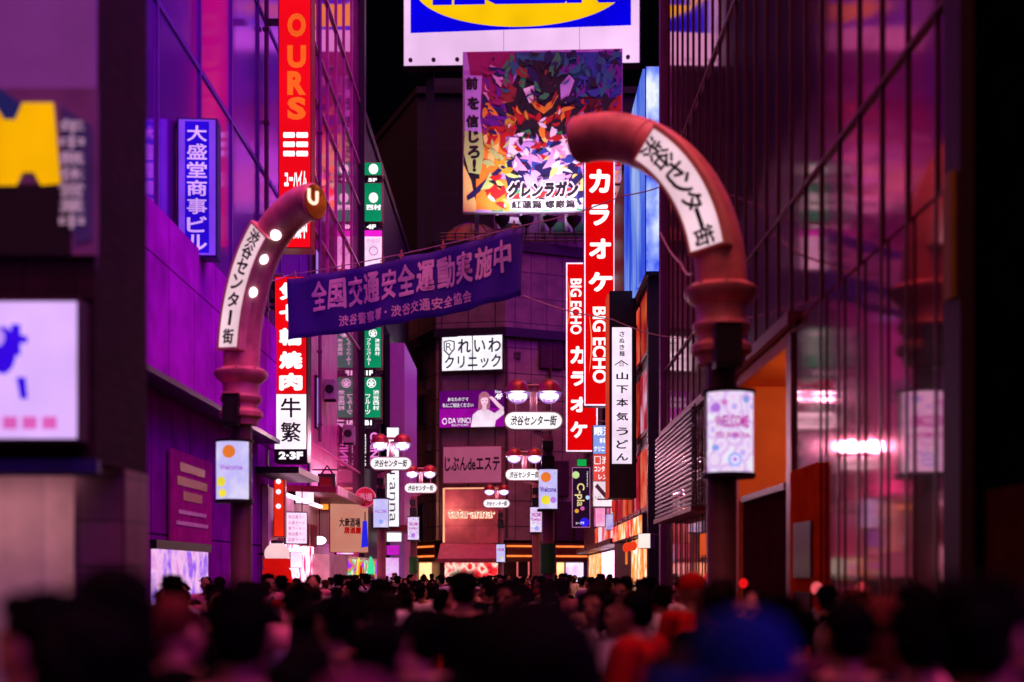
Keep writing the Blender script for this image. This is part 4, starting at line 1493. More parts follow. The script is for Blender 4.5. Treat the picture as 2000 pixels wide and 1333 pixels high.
def twin_lamp(label, px, py, D, pole_px, banner, cam_box=True, green=False, power=120):
    """px, py: centre of the name board; pole_px: the post, from which an arm holds the lamp"""
    ox = X(px, D) - X(pole_px, D)
    zs = Z(py, D)
    root = empty('street_lamp', label, 'street lamp', (X(pole_px, D), D, 0), 0, 'twin globe street lamps')
    t = MB()
    t.lathe([(0.17, 0), (0.17, 0.4), (0.13, 0.5), (0.12, zs - 0.4), (0.1, zs - 0.3)], (0, 0, 0), 16)
    t.build('post', post_m, root, smooth=True)
    t = MB()
    t.tube([(0, 0, zs - 0.45), (0, 0, zs - 0.3), (ox * 0.6, 0, zs - 0.24), (ox, 0, zs - 0.2)], 0.05, 8)
    t.tube([(ox, 0.0, zs - 0.2), (ox, 0, zs + 0.6)], 0.075, 8)
    t.tube([(ox - 0.34, 0, zs + 0.72), (ox + 0.34, 0, zs + 0.72)], 0.035, 8)
    t.tube([(ox - 0.36, 0, zs + 0.19), (ox - 0.36, 0, zs + 0.38)], 0.014, 6)
    t.tube([(ox + 0.36, 0, zs + 0.19), (ox + 0.36, 0, zs + 0.38)], 0.014, 6)
    t.build('arm', paint('lamp_arm', (206, 150, 160), 0.4), root, smooth=True)
    # name board: rounded capsule
    n_ = 10
    hw, hh = 0.6, 0.19
    cap = [(hw - hh + hh * math.sin(PI * i / n_), hh * math.cos(PI * i / n_)) for i in range(n_ + 1)]
    cap += [(-(hw - hh) - hh * math.sin(PI * i / n_), -hh * math.cos(PI * i / n_)) for i in range(n_ + 1)]
    t = MB()
    t.prism([(ox + a, zs + b_) for a, b_ in cap], -0.09, 0.09)
    bd = t.build('name_board', paint('board_rim', (206, 170, 180), 0.35), root)
    t = MB()
    cap2 = [(a * 0.955, b_ * 0.86) for a, b_ in cap]
    t.prism([(ox + a, zs + b_) for a, b_ in cap2], -0.105, -0.088)
    t.build('face', signface, bd)
    letters(bd, '渋谷センター街', ox - 0.47, zs - 0.105, ox + 0.47, zs + 0.105, -0.118, INK, bold=0.03, shear=0.18)
    for q in (-1, 1):
        gx, gz = ox + q * 0.32, zs + 0.6
        hd = MB()
        r_ = 0.25
        hd.lathe([(r_ + 0.012, -0.02), (r_ + 0.02, 0.0)] + [((r_ + 0.006) * math.cos(PI / 2 * i / 8), (r_ + 0.006) * math.sin(PI / 2 * i / 8)) for i in range(1, 8)] + [(0.0, r_ + 0.01)], (gx, 0, gz), 24)
        ho = hd.build('hood', hood, root, smooth=True)
        gl = MB()
        gl.lathe([(0.0, -r_)] + [(r_ * math.sin(PI / 2 * i / 8), -r_ * math.cos(PI / 2 * i / 8)) for i in range(1, 8)] + [(r_, -0.021)], (gx, 0, gz), 24)
        gl.build('lamp_globe', globe, root, smooth=True)
        bb = MB()
        bb.ball((gx, 0, gz - 0.09), (0.19, 0.19, 0.065), 14, 8)
        bb.build('bulb', bulb_m, root, smooth=True)
        plight('lamp_light', (gx, -0.02, gz - 0.08), power, (1.0, 0.44, 0.58), 0.1, root)
    if cam_box:
        t = MB()
        t.box(-0.12, 0.1, -0.34, -0.06, zs - 0.62, zs - 0.42)
        t.build('camera_housing', BLACK, root, bevel=0.02)
        t = MB()
        t.box(-0.13, 0.13, -0.2, 0.1, zs - 1.1, zs - 0.72)
        t.build('control_box', BLACK, root, bevel=0.02)
    if green:
        t = MB()
        t.lathe([(0.165, 1.75), (0.165, 2.35)], (0, 0, 0), 16)
        t.build('green_sleeve', paint('green_sleeve', (30, 104, 40), 0.5), root, smooth=True)
    return root


twin_lamp('largest twin globe street lamp, its name board in front of the tiled corner building', 1042, 823, 26.0, 1070, None, green=True, power=260)
twin_lamp('twin globe street lamp whose name board is partly hidden by the orange disc banner', 1024, 928, 40.0, 1047, None, power=1700)
twin_lamp('twin globe street lamp in front of the pink neon lettered sign below the green signs', 764, 906, 36.4, 745, None, power=3400)
twin_lamp('twin globe street lamp between the lilac building and the dusty pink board', 822, 954, 46.7, 808, None, green=True, power=1700)
twin_lamp('small twin globe street lamp in front of the haloed shop board', 970, 984, 57.0, 978, None, power=1500)
drum_sign('post_banner', 'white lit banner with orange and yellow discs on the post under the large name board', 1070, 919, 995, 25.9, 0.185,
          [('Welcome', -0.9, 0.42, 0.9, 0.56, glow('violet_letters', (110, 40, 190), 0.8))], pastel2, 'lit banners on the posts', -0.05,
          [(-0.25, 0.8, 0.55, orange_d), (-0.25, 0.22, 0.5, yellow_d), (0.55, 0.22, 0.34, lilac_d), (0.75, 0.9, 0.1, blue_d)])
drum_sign('post_banner', 'pink lit banner with magenta lettering on the pink post beside the green sleeve', 1047, 992, 1040, 39.9, 0.185,
          [('WELCOME', -0.8, 0.62, 0.8, 0.78, hot), ('TO SHIBUYA', -0.8, 0.45, 0.8, 0.55, hot)], pastel, 'lit banners on the posts', -0.05, [(0.1, 0.15, 0.35, blue_d)])
drum_sign('post_banner', 'lilac lit banner beside the round crimson sign', 745, 976, 1031, 36.3, 0.21,
          [('WELCOME', -0.8, 0.5, 0.8, 0.62, lilac_d)], pastel2, 'lit banners on the posts', -0.05, [(0.1, 0.2, 0.3, blue_d)])
drum_sign('post_banner', 'violet lit banner on the post in front of the lilac building', 808, 1011, 1055, 46.6, 0.2,
          [('WELCOME', -0.8, 0.62, 0.8, 0.76, hot), ('TO SHIBUYA', -0.8, 0.45, 0.8, 0.55, hot)], pastel, 'lit banners on the posts', -0.05, [(0, 0.2, 0.4, lilac_d)])
drum_sign('post_banner', 'small violet lit banner beside the red lit shop front', 978, 1064, 1098, 56.9, 0.19,
          [('WELCOME', -0.8, 0.62, 0.8, 0.78, hot)], pastel2, 'lit banners on the posts', -0.05, [(0.2, 0.25, 0.3, yellow_d)])

# ------------------------------------------------------------------ cloth banner over the street
BL_, BR_ = P(563, 605, 29.0), P(1022.5, 511, 25.6)
bv = BR_ - BL_
bw = bv.length
rzb = math.atan2(bv.y, math.hypot(bv.x, 0))
root = empty('street_banner', 'dark blue cloth banner with salmon lettering strung across the street', 'banner', (BL_.x, BL_.y, 0), math.atan2(bv.y, bv.x))
bh = 1.38
zA, zB = BL_.z - bh / 2, BR_.z - bh / 2
hl = math.hypot(bv.x, bv.y)


def bwarp(a, b_, lift=0.0):
    t_ = a / hl
    sag = -0.09 * math.sin(PI * t_) - 0.012 * abs(math.sin(a * 3.4))
    wav = 0.03 * math.sin(a * 7.3 - b_ * 3.1) + 0.075 * math.sin(a * 2.4) * (0.35 + 0.65 * (1 - b_ / bh)) + 0.03 * math.sin(a * 5.1 + b_ * 2)
    return (a, -wav - lift, zA + (zB - zA) * t_ + sag + b_)


mb = MB()
nx, nz = 60, 10
vs = [bwarp(hl * i / nx, bh * j / nz) for j in range(nz + 1) for i in range(nx + 1)]
fs = [(j * (nx + 1) + i, j * (nx + 1) + i + 1, (j + 1) * (nx + 1) + i + 1, (j + 1) * (nx + 1) + i) for j in range(nz) for i in range(nx)]
mb.add(vs, fs)
cl = mb.build('cloth', paint('blue_cloth', (64, 40, 150), 0.7, var=0.12, scale=1.2), root, smooth=True)
so = cl.modifiers.new('thickness', 'SOLIDIFY')
so.thickness = 0.008
so.offset = 1
salmon = paint('salmon_print', (255, 232, 232), 0.6, var=0.1)


def btext(s_, x0, z0_, x1, z1_, bold):
    mbt = MB()
    k = len(s_)
    for i, ch in enumerate(s_):
        vs, fs = glyphs(ch, bold)
        cw = (x1 - x0) / k
        sm = 0.33 if ch == '・' else 0.0
        p = fit(vs, x0 + cw * (i + 0.05 + sm), z0_ + (z1_ - z0_) * sm, x0 + cw * (i + 0.95 - sm), z1_ - (z1_ - z0_) * sm, sm > 0)
        mbt.add([bwarp(a, b_, 0.02 + c_) for a, b_, c_ in p], fs)
    o = bpy.data.objects.new('lettering', mb_mesh_plain(mbt, salmon))
    col.objects.link(o)
    o.parent = root


btext('全国交通安全運動実施中', hl * 0.115, bh * 0.40, hl * 0.965, bh * 0.88, 0.035)
btext('渋谷警察署・渋谷交通安全協会', hl * 0.235, bh * 0.11, hl * 0.80, bh * 0.29, 0.03)
for t_ in (0.25, 0.43, 0.52, 0.685, 0.97, 0.03):
    q = bwarp(hl * t_, bh)
    mb = MB()
    mb.tube([(q[0], q[1], q[2] - 0.04), (q[0], q[1], q[2] + 0.17)], 0.02, 6)
    mb.tube([(q[0] - 0.06, q[1], q[2] + 0.04), (q[0] + 0.06, q[1], q[2] + 0.04)], 0.015, 6)
    mb.build('clip', paint('brass_clip', (220, 150, 90), 0.3, metal=0.6), root)


def wire(label, pts, r=0.012, m=None):
    mb_ = MB()
    path = []
    for (p, q) in zip(pts, pts[1:]):
        for i in range(9):
            path.append(p.lerp(q, i / 8) - Vector((0, 0, 0.06 * math.sin(PI * i / 8))))
    loc = pts[0].copy()
    mb_.tube([p - loc for p in path], r, 6)
    o = mb_.build('overhead_wire', m or paint('pale_wire', (190, 150, 170), 0.4), smooth=True, loc=loc)
    return tag(o, label, 'wire')


wire('thin wire holding the top edge of the blue cloth banner', [P(470, 558, 28), P(563, 538, 29.0), P(1022, 441, 25.6), P(1216, 383, 24.6), P(1332, 346, 24.0)])
wire('pale cord from the lower corner of the blue cloth banner to the glass fronted building', [P(1022, 578, 25.6), P(1195, 624, 25), P(1325, 662, 24.6)])
wire('slack pale cable drooping under the coral arch', [P(1290, 455, 20), P(1330, 515, 17), P(1352, 535, 15)], 0.015)

# ------------------------------------------------------------------ big billboards at the end of the street
DI = 84.0
sg = Sign('store_billboard', 'huge white lit store billboard with yellow oval and blue letters against the night sky', 'billboard', 788, -190, 1249, 134, DI, rz=R(-2))
sg.case('sign_box', 1.0, CASE, 0.05)
sg.face('face', 790, -188, 1247, 132, glow('store_white', (244, 196, 244), 1.0, scale=0.25), 1)
sg.poly('blue_field', [(803, -104), (1231, -104), (1231, 60), (803, 69)], glow('store_blue', (8, 0, 232), 0.95, scale=0.25), 2)
sg.disc('yellow_oval', 1016, -20, 206, 80, glow('store_yellow', (255, 198, 8), 1.0, scale=0.25), 3, n=64)
sg.text('IKEA', 846, -56, 1206, 16, glow('store_blue', (8, 0, 232), 0.95), 4, bold=0.055)
mb = MB()
for px in (868, 893, 945, 1062, 1096, 1170, 1190):
    pass
for (a, c) in ((850, 884), (916, 948), (968, 1000), (1018, 1096), (1106, 1136), (1174, 1206)):
    mb.box(sg.x(a), sg.x(c), sg.yk(4.6), sg.yk(4.3), sg.z(16), sg.z(5))
mb.build('serif', glow('store_blue', (8, 0, 232), 0.95), sg.root)
for px in (803, 848, 894, 1225):
    t = MB()
    t.tube([(sg.x(px), sg.yk(1) - 0.12, sg.z(122)), (sg.x(px), sg.yk(1), sg.z(122))], 0.14, 10)
    t.build('bolt', CASE, sg.root)
for px in (984, 1131):
    sg.face('panel_seam', px, 62, px + 0.8, 131, paint('seam_grey', (150, 110, 160), 0.5), 2)
t = MB()
t.box(sg.x(830), sg.x(845), 0.5, 1.0, -38, sg.z(134))
t.box(sg.x(1190), sg.x(1205), 0.5, 1.0, -38, sg.z(134))
t.build('support_post', BLACK, sg.root)

DP = 76.0
sg = Sign('poster_billboard', 'tall colourful illustrated billboard with abstract shards and black brush lettering above the roof terrace', 'billboard', 904, 101, 1215, 416, DP, rz=R(-3))
sg.D = 22.0
sg.case('board', 0.4, paint('board_back', (190, 170, 200), 0.5), 0.02)
pal = dict(mag=(160, 20, 96), pur=(110, 24, 150), pink=(236, 170, 210), teal=(36, 110, 130), blue=(44, 70, 160), navy=(24, 24, 80), dark=(24, 18, 30), red=(190, 26, 26), oran=(244, 150, 40),
           yel=(250, 226, 120), white=(250, 240, 246), green=(60, 150, 90), lime=(186, 220, 120), lil=(200, 160, 226), gold=(214, 170, 40), brick=(150, 46, 40), sky=(120, 180, 220))
pm = {k: paint('poster_' + k, v, 0.6, var=0.12, scale=0.8) for k, v in pal.items()}


def shard(c, pts, k):
    sg.poly('printed_shape', pts, pm[c], k)


shard('lil', [(905, 102), (1214, 102), (1214, 415), (905, 415)], 1)
shard('mag', [(912, 102), (1010, 104), (1000, 180), (975, 262), (928, 258), (924, 180)], 2)
shard('pur', [(918, 220), (990, 196), (1000, 250), (950, 300), (905, 250)], 3)
shard('teal', [(1005, 104), (1120, 106), (1160, 150), (1080, 170), (1010, 150)], 2)
shard('blue', [(1090, 106), (1214, 108), (1214, 220), (1150, 230), (1100, 180)], 2)
shard('dark', [(1040, 120), (1100, 130), (1120, 160), (1150, 180), (1120, 260), (1060, 280), (1000, 262), (985, 200), (1010, 150)], 3)
shard('red', [(1170, 210), (1214, 190), (1214, 330), (1180, 330), (1150, 270)], 3)
shard('green', [(1014, 170), (1022, 120), (1034, 118), (1024, 176)], 4)
shard('brick', [(968, 176), (984, 158), (1010, 176), (1004, 200), (972, 206)], 4)
shard('navy', [(1115, 160), (1150, 148), (1182, 176), (1176, 220), (1150, 236), (1122, 200)], 4)
shard('red', [(1000, 210), (1062, 236), (1120, 208), (1108, 246), (1064, 262), (1012, 244)], 5)
shard('oran', [(1030, 190), (1062, 212), (1092, 188), (1078, 214), (1062, 226), (1046, 216)], 6)
shard('gold', [(988, 222), (1010, 232), (1004, 252), (986, 246)], 6)
shard('white', [(1022, 176), (1042, 170), (1050, 202), (1034, 204)], 6)
shard('lil', [(1094, 170), (1112, 150), (1122, 162), (1106, 206), (1096, 204)], 6)
shard('dark', [(1036, 236), (1062, 250), (1090, 234), (1084, 268), (1062, 276), (1042, 264)], 7)
shard('green', [(1016, 256), (1032, 248), (1040, 268), (1020, 274)], 7)
shard('green', [(1082, 258), (1096, 252), (1100, 272), (1086, 276)], 7)
shard('dark', [(906, 262), (936, 300), (940, 360), (930, 404), (906, 330)], 4)
shard('lime', [(905, 240), (926, 262), (944, 300), (934, 320), (908, 276)], 5)
shard('yel', [(905, 320), (920, 352), (932, 404), (930, 414), (905, 414)], 5)
shard('oran', [(952, 258), (986, 268), (990, 320), (964, 366), (940, 400), (936, 330)], 5)
shard('red', [(940, 246), (1010, 250), (1004, 268), (960, 268)], 6)
shard('yel', [(958, 270), (976, 274), (972, 312), (950, 330)], 6)
shard('oran', [(930, 350), (988, 352), (1002, 384), (976, 412), (930, 410)], 6)
shard('red', [(950, 356), (984, 360), (990, 378), (968, 392), (950, 384)], 7)
shard('white', [(996, 270), (1040, 274), (1036, 320), (1006, 330), (990, 310)], 6)
shard('navy', [(982, 320), (1014, 300), (1040, 330), (1020, 370), (992, 366)], 7)
shard('lil', [(1000, 316), (1016, 330), (1004, 348)], 8)
shard('white', [(1064, 270), (1110, 276), (1130, 310), (1134, 350), (1090, 350), (1070, 320)], 6)
shard('pink', [(1074, 282), (1102, 290), (1110, 330), (1086, 340)], 7)
shard('blue', [(1040, 300), (1060, 288), (1080, 306), (1076, 340), (1038, 340)], 8)
shard('navy', [(1044, 326), (1080, 318), (1074, 352), (1050, 360)], 9)
shard('red', [(1050, 306), (1068, 303), (1070, 312), (1052, 314)], 10)
shard('navy', [(1100, 330), (1124, 318), (1140, 350), (1118, 372), (1096, 360)], 7)
shard('yel', [(1124, 360), (1150, 330), (1214, 340), (1214, 414), (1130, 414)], 5)
shard('lil', [(1022, 340), (1062, 350), (1104, 342), (1100, 376), (1030, 378)], 9)
shard('green', [(970, 384), (1016, 372), (1140, 400), (1214, 402), (1214, 415), (960, 415)], 6)
shard('oran', [(978, 392), (992, 384), (1006, 413), (984, 414)], 7)
shard('navy', [(912, 384), (1002, 306), (1006, 312), (926, 386), (914, 392)], 10)
shard('red', [(990, 392), (1040, 366), (1120, 372), (1134, 392), (1060, 388)], 9)
shard('brick', [(1140, 190), (1176, 200), (1170, 260), (1140, 240)], 4)
rp_ = random.Random(11)
keys_ = list(pal)
art = MB()


def zone(px, py):
    if py < 200:
        if px < 985:
            return ['mag', 'mag', 'pur', 'pink', 'navy', 'brick']
        if px < 1090:
            return ['dark', 'green', 'teal', 'dark', 'navy', 'brick']
        return ['teal', 'blue', 'navy', 'teal', 'dark', 'pur']
    if py < 270:
        if px < 985:
            return ['pur', 'lil', 'mag', 'brick', 'oran', 'navy']
        if px < 1130:
            return ['dark', 'dark', 'red', 'oran', 'brick', 'gold', 'white']
        return ['red', 'navy', 'brick', 'dark', 'red', 'pur']
    if px < 1000:
        return ['oran', 'yel', 'red', 'lime', 'gold', 'white', 'dark', 'oran']
    return ['white', 'pink', 'navy', 'lil', 'red', 'blue', 'white', 'yel', 'dark']


n_art = 430
for i_ in range(n_art):
    f_ = i_ / n_art
    px, py = rp_.uniform(946, 1206), rp_.uniform(108, 408)
    cc = rp_.choice(zone(px, py))
    a_ = rp_.gauss(0.9 if px < 1060 else 2.2, 0.7)
    l_ = rp_.uniform(5, 26) * (1 - 0.65 * f_)
    h_ = l_ * rp_.uniform(0.14, 0.5)
    ca, sa = math.cos(a_), math.sin(a_)
    bow = rp_.uniform(-0.5, 0.5) * l_
    pts = []
    for t_ in (-1, -0.5, 0, 0.5, 1):
        w_ = h_ * (1 - t_ * t_) ** 0.7
        pts.append((t_ * l_, bow * (t_ * t_ - 0.5) + w_))
    for t_ in (0.5, 0, -0.5):
        w_ = h_ * (1 - t_ * t_) ** 0.7
        pts.append((t_ * l_, bow * (t_ * t_ - 0.5) - w_))
    pts = [(min(max(px + ca * u_ - sa * v_, 906), 1213), min(max(py + sa * u_ + ca * v_, 103), 414)) for u_, v_ in pts]
    y_ = sg.yk(11) - f_ * 0.01
    vs = [(sg.x(u_), y_ - i_ * 1e-5, sg.z(v_)) for u_, v_ in pts]
    art.add(vs, [tuple(range(len(vs)))], keys_.index(cc))
ao = art.build('printed_artwork', [pm[k] for k in keys_], sg.root)
shard('lil', [(908, 148), (942, 150), (938, 230), (942, 262), (908, 256)], 13)
shard('lime', [(908, 256), (942, 262), (946, 300), (938, 342), (916, 338), (906, 300)], 13)
for q, (ch, px, py) in enumerate(zip('前を信じろ!', (922, 925, 923, 926, 926, 927), (164, 203, 238, 268, 298, 324))):
    sg.text(ch, px - 13, py - 12, px + 13, py + 13, INK, 15, bold=0.05, keep=True)
sg.text('グレンラガン', 989, 354, 1133, 393, pm['white'], 15, bold=0.12, shear=0.15)
sg.text('グレンラガン', 992, 357, 1130, 390, INK, 16, bold=0.075, shear=0.15)
sg.text('紅蓮篇 螺巌篇', 996, 391, 1127, 414, pm['white'], 15, bold=0.1)
sg.text('紅蓮篇 螺巌篇', 999, 394, 1124, 411, INK, 16, bold=0.045)
t = MB()
for px in (930, 1060, 1190):
    t.box(sg.x(px) - 0.12, sg.x(px) + 0.12, 0.2, 0.5, -1.4, sg.z(101))
t.build('support_post', STEEL, sg.root)
# floodlights on arms below it
for i, px in enumerate((981, 1028, 1075, 1121)):
    p = P(px, 432, 74.0)
    lb = 'round black roof floodlight aimed up at the billboard, ' + ('beside the brown dome', 'second from the brown dome', 'third from the brown dome', 'beside the red karaoke sign')[i]
    e = Bld('floodlight', lb, 'floodlight', (p.x, p.y, 21.3), 'floodlights under the billboard')
    t = MB()
    t.lathe([(0.05, -0.42), (0.18, -0.3), (0.42, 0.0), (0.46, 0.22), (0.42, 0.24), (0.36, 0.05), (0.0, -0.05)], p, 20)
    e.add('head', t, BLACK, smooth=True)
    e.add('stand', MB().tube([(p.x, p.y + 0.1, 21.3), (p.x, p.y, p.z - 0.35)], 0.05, 8), BLACK)
    t = MB()
    t.lathe([(0.3, 0.14), (0.0, 0.15)], p, 16)
    e.add('lens', t, glow('flood_lens', (255, 240, 255), 6.0))
    d = bpy.data.lights.new('flood_light', 'SPOT')
    d.energy = 560
    d.spot_size = R(120)
    d.spot_blend = 0.8
    d.color = (1, 0.86, 1)
    d.shadow_soft_size = 0.3
    o = bpy.data.objects.new('flood_light', d)
    col.objects.link(o)
    o.location = Vector((p.x, p.y - 0.3, p.z + 0.4)) - e.loc
    o.rotation_euler = Vector((0, 2.4, 3.6)).to_track_quat('-Z', 'Y').to_euler()
    o.parent = e.root

# ------------------------------------------------------------------ hanging signs on the right
red_face = glow('karaoke_red', (232, 4, 8), 0.95, 0.05)


def vstack(sgn, chars, mat, k, bold):
    mb_ = MB()
    for ch, (px0, py0, px1, py1) in chars:
        vs, fs = glyphs(ch, bold)
        mb_.add([(a, sgn.yk(k) - c_, b_) for a, b_, c_ in fit(vs, sgn.x(px0), sgn.z(py1), sgn.x(px1), sgn.z(py0))], fs)
    o = bpy.data.objects.new('lettering', mb_mesh_plain(mb_, mat))
    col.objects.link(o)
    o.parent = sgn.root


for (lbl, px0, py0, px1, py1, D_, kana, tx, sw) in (
        ('tall red lit vertical sign with white kana above white capitals, hanging over the street', 1140, 300, 1199, 795, 46.0,
         [('カ', (1149, 338, 1190, 384)), ('ラ', (1150, 406, 1189, 447)), ('オ', (1149, 472, 1192, 511)), ('ケ', (1148, 537, 1195, 575))], (1156, 604, 1184, 752), (1152, 616, 734)),
        ('slimmer red lit vertical sign with white capitals above white kana, behind the taller one', 1105, 518, 1166, 884, 54.0,
         [('カ', (1113, 680, 1143, 714)), ('ラ', (1114, 729, 1143, 757)), ('オ', (1113, 778, 1145, 808)), ('ケ', (1113, 826, 1146, 858))], (1113, 549, 1135, 657), (1111, 552, 640))):
    sg = Sign('karaoke_sign', lbl, 'sign', px0, py0, px1, py1, D_, 0, 'red karaoke signs')
    sg.case('sign_box', 0.7, paint('red_sign_box', (150, 10, 20), 0.4), 0.02)
    sg.face('face', px0 + 1, py0 + 1, px1 - 1, py1 - 1, red_face, 1)
    sg.frame('edge_tube', px0, py0, px1, py1, 2.2, glow('edge_tube_white', (255, 220, 250), 1.4), 3, th=0.05)
    vstack(sg, kana, WLET, 3, 0.05)
    sg.text('BIG ECHO', *tx, WLET, 3, bold=0.03, rot=True)
    if px0 == 1105:
        sg.text('Music Entertainment', 1139, 558, 1142, 644, WLET, 3, rot=True)
    q0, q1, q2 = sw
    arc = [(q0 + 6 * math.sin(PI * i / 12) - 3, q1 + (q2 - q1) * i / 12) for i in range(13)]
    sg.poly('swoosh', [(a, b_) for a, b_ in arc] + [(a - 2.2 * math.sin(PI * i / 12), b_) for i, (a, b_) in reversed(list(enumerate(arc)))], glow('swoosh_glow', (255, 150, 110), 1.0), 3)
    t = MB()
    for py in (py0 + 60, py1 - 60):
        t.tube([(sg.x(px1), 0, sg.z(py)), (4.2 - sg.root.location.x, 0, sg.z(py))], 0.06, 6)
    t.build('bracket', STEEL, sg.root)

sg = Sign('noodle_shop_sign', 'white lit vertical sign with black brush lettering in a tall black box', 'sign', 1188, 575, 1240, 975, 36.0)
sg.case('sign_box', 0.9, paint('matt_black_box', (8, 7, 10), 0.6), 0.02)
sg.face('face', 1193, 646, 1231, 909, glow('soft_pink_white', (252, 226, 250), 1.05), 1)
vstack(sg, [(c, (1207, 654 + i * 12.6, 1217, 664 + i * 12.6)) for i, c in enumerate('さぬき麺')], INK, 2, 0.02)
vstack(sg, [(c, (1201, y0_, 1224, y0_ + h_)) for c, y0_, h_ in (('山', 733, 14), ('下', 758, 15), ('本', 783, 16), ('気', 810, 16), ('う', 839, 15), ('ど', 863, 17), ('ん', 889, 14))], INK, 2, 0.025)
sg.poly('roof_mark', [(1198, 718), (1211, 709), (1224, 718), (1224, 720), (1211, 711.5), (1198, 720)], INK, 2)
sg.text('皿', 1206, 714, 1216, 721, INK, 2)
sg.box('red_side_panel', 1184.5, 580, 1188, 973, -0.4, 0.4, glow('red_orange_side', (226, 70, 50), 0.75))
t = MB()
for py in (640, 900):
    t.tube([(sg.x(1240), 0, sg.z(py)), (3.7 - sg.root.location.x, 0, sg.z(py))], 0.06, 6)
t.build('bracket', STEEL, sg.root)

sg = Sign('optician_sign', 'stacked blue, red and white lit sign with an arrow, hung under the tall red sign', 'sign', 1157, 832, 1196, 992, 50.0)
sg.case('sign_box', 0.5, CASE, 0.01)
sg.face('blue_panel', 1158, 833, 1195, 888, glow('periwinkle_face', (140, 160, 236), 0.95), 1)
sg.face('red_panel', 1158, 889, 1195, 941, glow('coral_face', (236, 80, 76), 0.95), 1)
sg.face('white_panel', 1158, 942, 1195, 990, glow('blush_face', (255, 226, 240), 1.05), 1)
sg.text('眼渋', 1160, 836, 1194, 853, WLET, 2, bold=0.02)
sg.text('科谷', 1170, 857, 1194, 868, WLET, 2, bold=0.02)
sg.text('クリニック', 1159, 873, 1194, 884, WLET, 2, bold=0.02)
sg.text('渋谷', 1175, 893, 1194, 908, WLET, 2, bold=0.02)
sg.frame('logo_square', 1160, 893, 1172, 908, 1, WLET, 2)
sg.text('コンタクト', 1160, 912, 1194, 923, WLET, 2, bold=0.02)
sg.text('レンズ', 1168, 927, 1194, 938, WLET, 2, bold=0.02)
sg.text('入口', 1160, 970, 1172, 977, INK, 2)
sg.poly('arrow', [(1166, 946), (1185, 968), (1185, 962), (1188, 962), (1188, 978), (1166, 978), (1166, 975), (1181, 975), (1161, 952)], paint('grey_arrow', (110, 60, 90), 0.5), 2)
t = MB()
t.tube([(sg.x(1196), 0, sg.z(870)), (4.2 - sg.root.location.x, 0, sg.z(870))], 0.06, 6)
t.build('bracket', STEEL, sg.root)

sg = Sign('bar_sign', 'black vertical sign with coloured planets and sideways yellow lettering under the slim red sign', 'sign', 1117, 914, 1152, 1031, 55.0)
sg.case('sign_box', 0.4, BLACK, 0.01)
sg.face('face', 1118, 915, 1151, 1030, glow('aubergine_face', (40, 16, 44), 0.8), 1)
sg.frame('edge', 1117, 914, 1152, 1031, 1.0, glow('pale_edge', (214, 130, 190), 0.8), 2)
sg.text('C-pla', 1122, 945, 1141, 990, glow('butter_letters', (250, 220, 150), 1.0), 3, rot=True, bold=0.015)
sg.text('Capsule toy shop', 1145, 922, 1148, 952, WLET, 3, rot=True)
for px, py, r_, c_ in ((1124, 929, 7, 'lime_planet'), (1141, 1021, 9, 'blue_planet'), (1126, 999, 4, 'amber_planet'), (1137, 994, 4, 'pink_planet'), (1147, 973, 4, 'ice_planet')):
    sg.disc('planet', px, py, r_, r_, glow(c_, {'lime': (200, 226, 150), 'blue': (50, 30, 230), 'ambe': (250, 170, 60), 'pink': (240, 100, 190), 'ice_': (190, 220, 255)}[c_[:4]], 0.95), 3)
sg.text('シープラ', 1124, 1020, 1140, 1025, WLET, 4, bold=0.02)
sg.box('bracket', 1152, 925, 1185, 928, -0.05, 0.05, STEEL)

sg = Sign('green_sign', 'small plain green lit sign just above the black planet sign', 'sign', 1126, 897, 1146, 912, 55.5)
sg.case('sign_box', 0.2, CASE, 0.01)
sg.face('face', 1127, 898, 1145, 911, glow('exit_green', (20, 176, 80), 0.9), 1)
sg.box('bracket', 1146, 903, 1184, 906, -0.03, 0.03, STEEL)

# ------------------------------------------------------------------ hanging signs on the left
DL = 29.5
sg = Sign('coffee_sign', 'very tall red lit sign with orange stacked letters beside the purple building', 'sign', 548, -330, 612, 492, DL)
sg.case('sign_box', 0.6, paint('red_sign_box', (150, 10, 20), 0.4), 0.02)
sg.face('face', 550, -328, 610, 490, glow('scarlet_face', (242, 8, 26), 1.0, 0.1, 0.6), 1)
amber = glow('amber_letters', (255, 96, 32), 1.0)
for ch, y0_, y1_ in (('D', -262, -206), ('O', -192, -136), ('U', -122, -66), ('T', -52, 0), ('O', 38, 84), ('U', 100, 144), ('R', 150, 196), ('S', 200, 244)):
    sg.text(ch, 566, y0_, 602, y1_, amber, 2, bold=0.05)
for y0_ in (268, 286, 304):
    sg.text('ーー', 558, y0_, 606, y0_ + 11, WLET, 2, bold=0.05)
sg.text('ユーハイム', 560, 342, 604, 376, WLET, 2, bold=0.06)
sg.text('営業中', 570, 428, 604, 474, WLET, 2, bold=0.05)
sg.box('bracket', 520, 40, 548, 48, -0.1, 0.1, BLACK)
sg.box('bracket', 520, 440, 548, 448, -0.1, 0.1, BLACK)

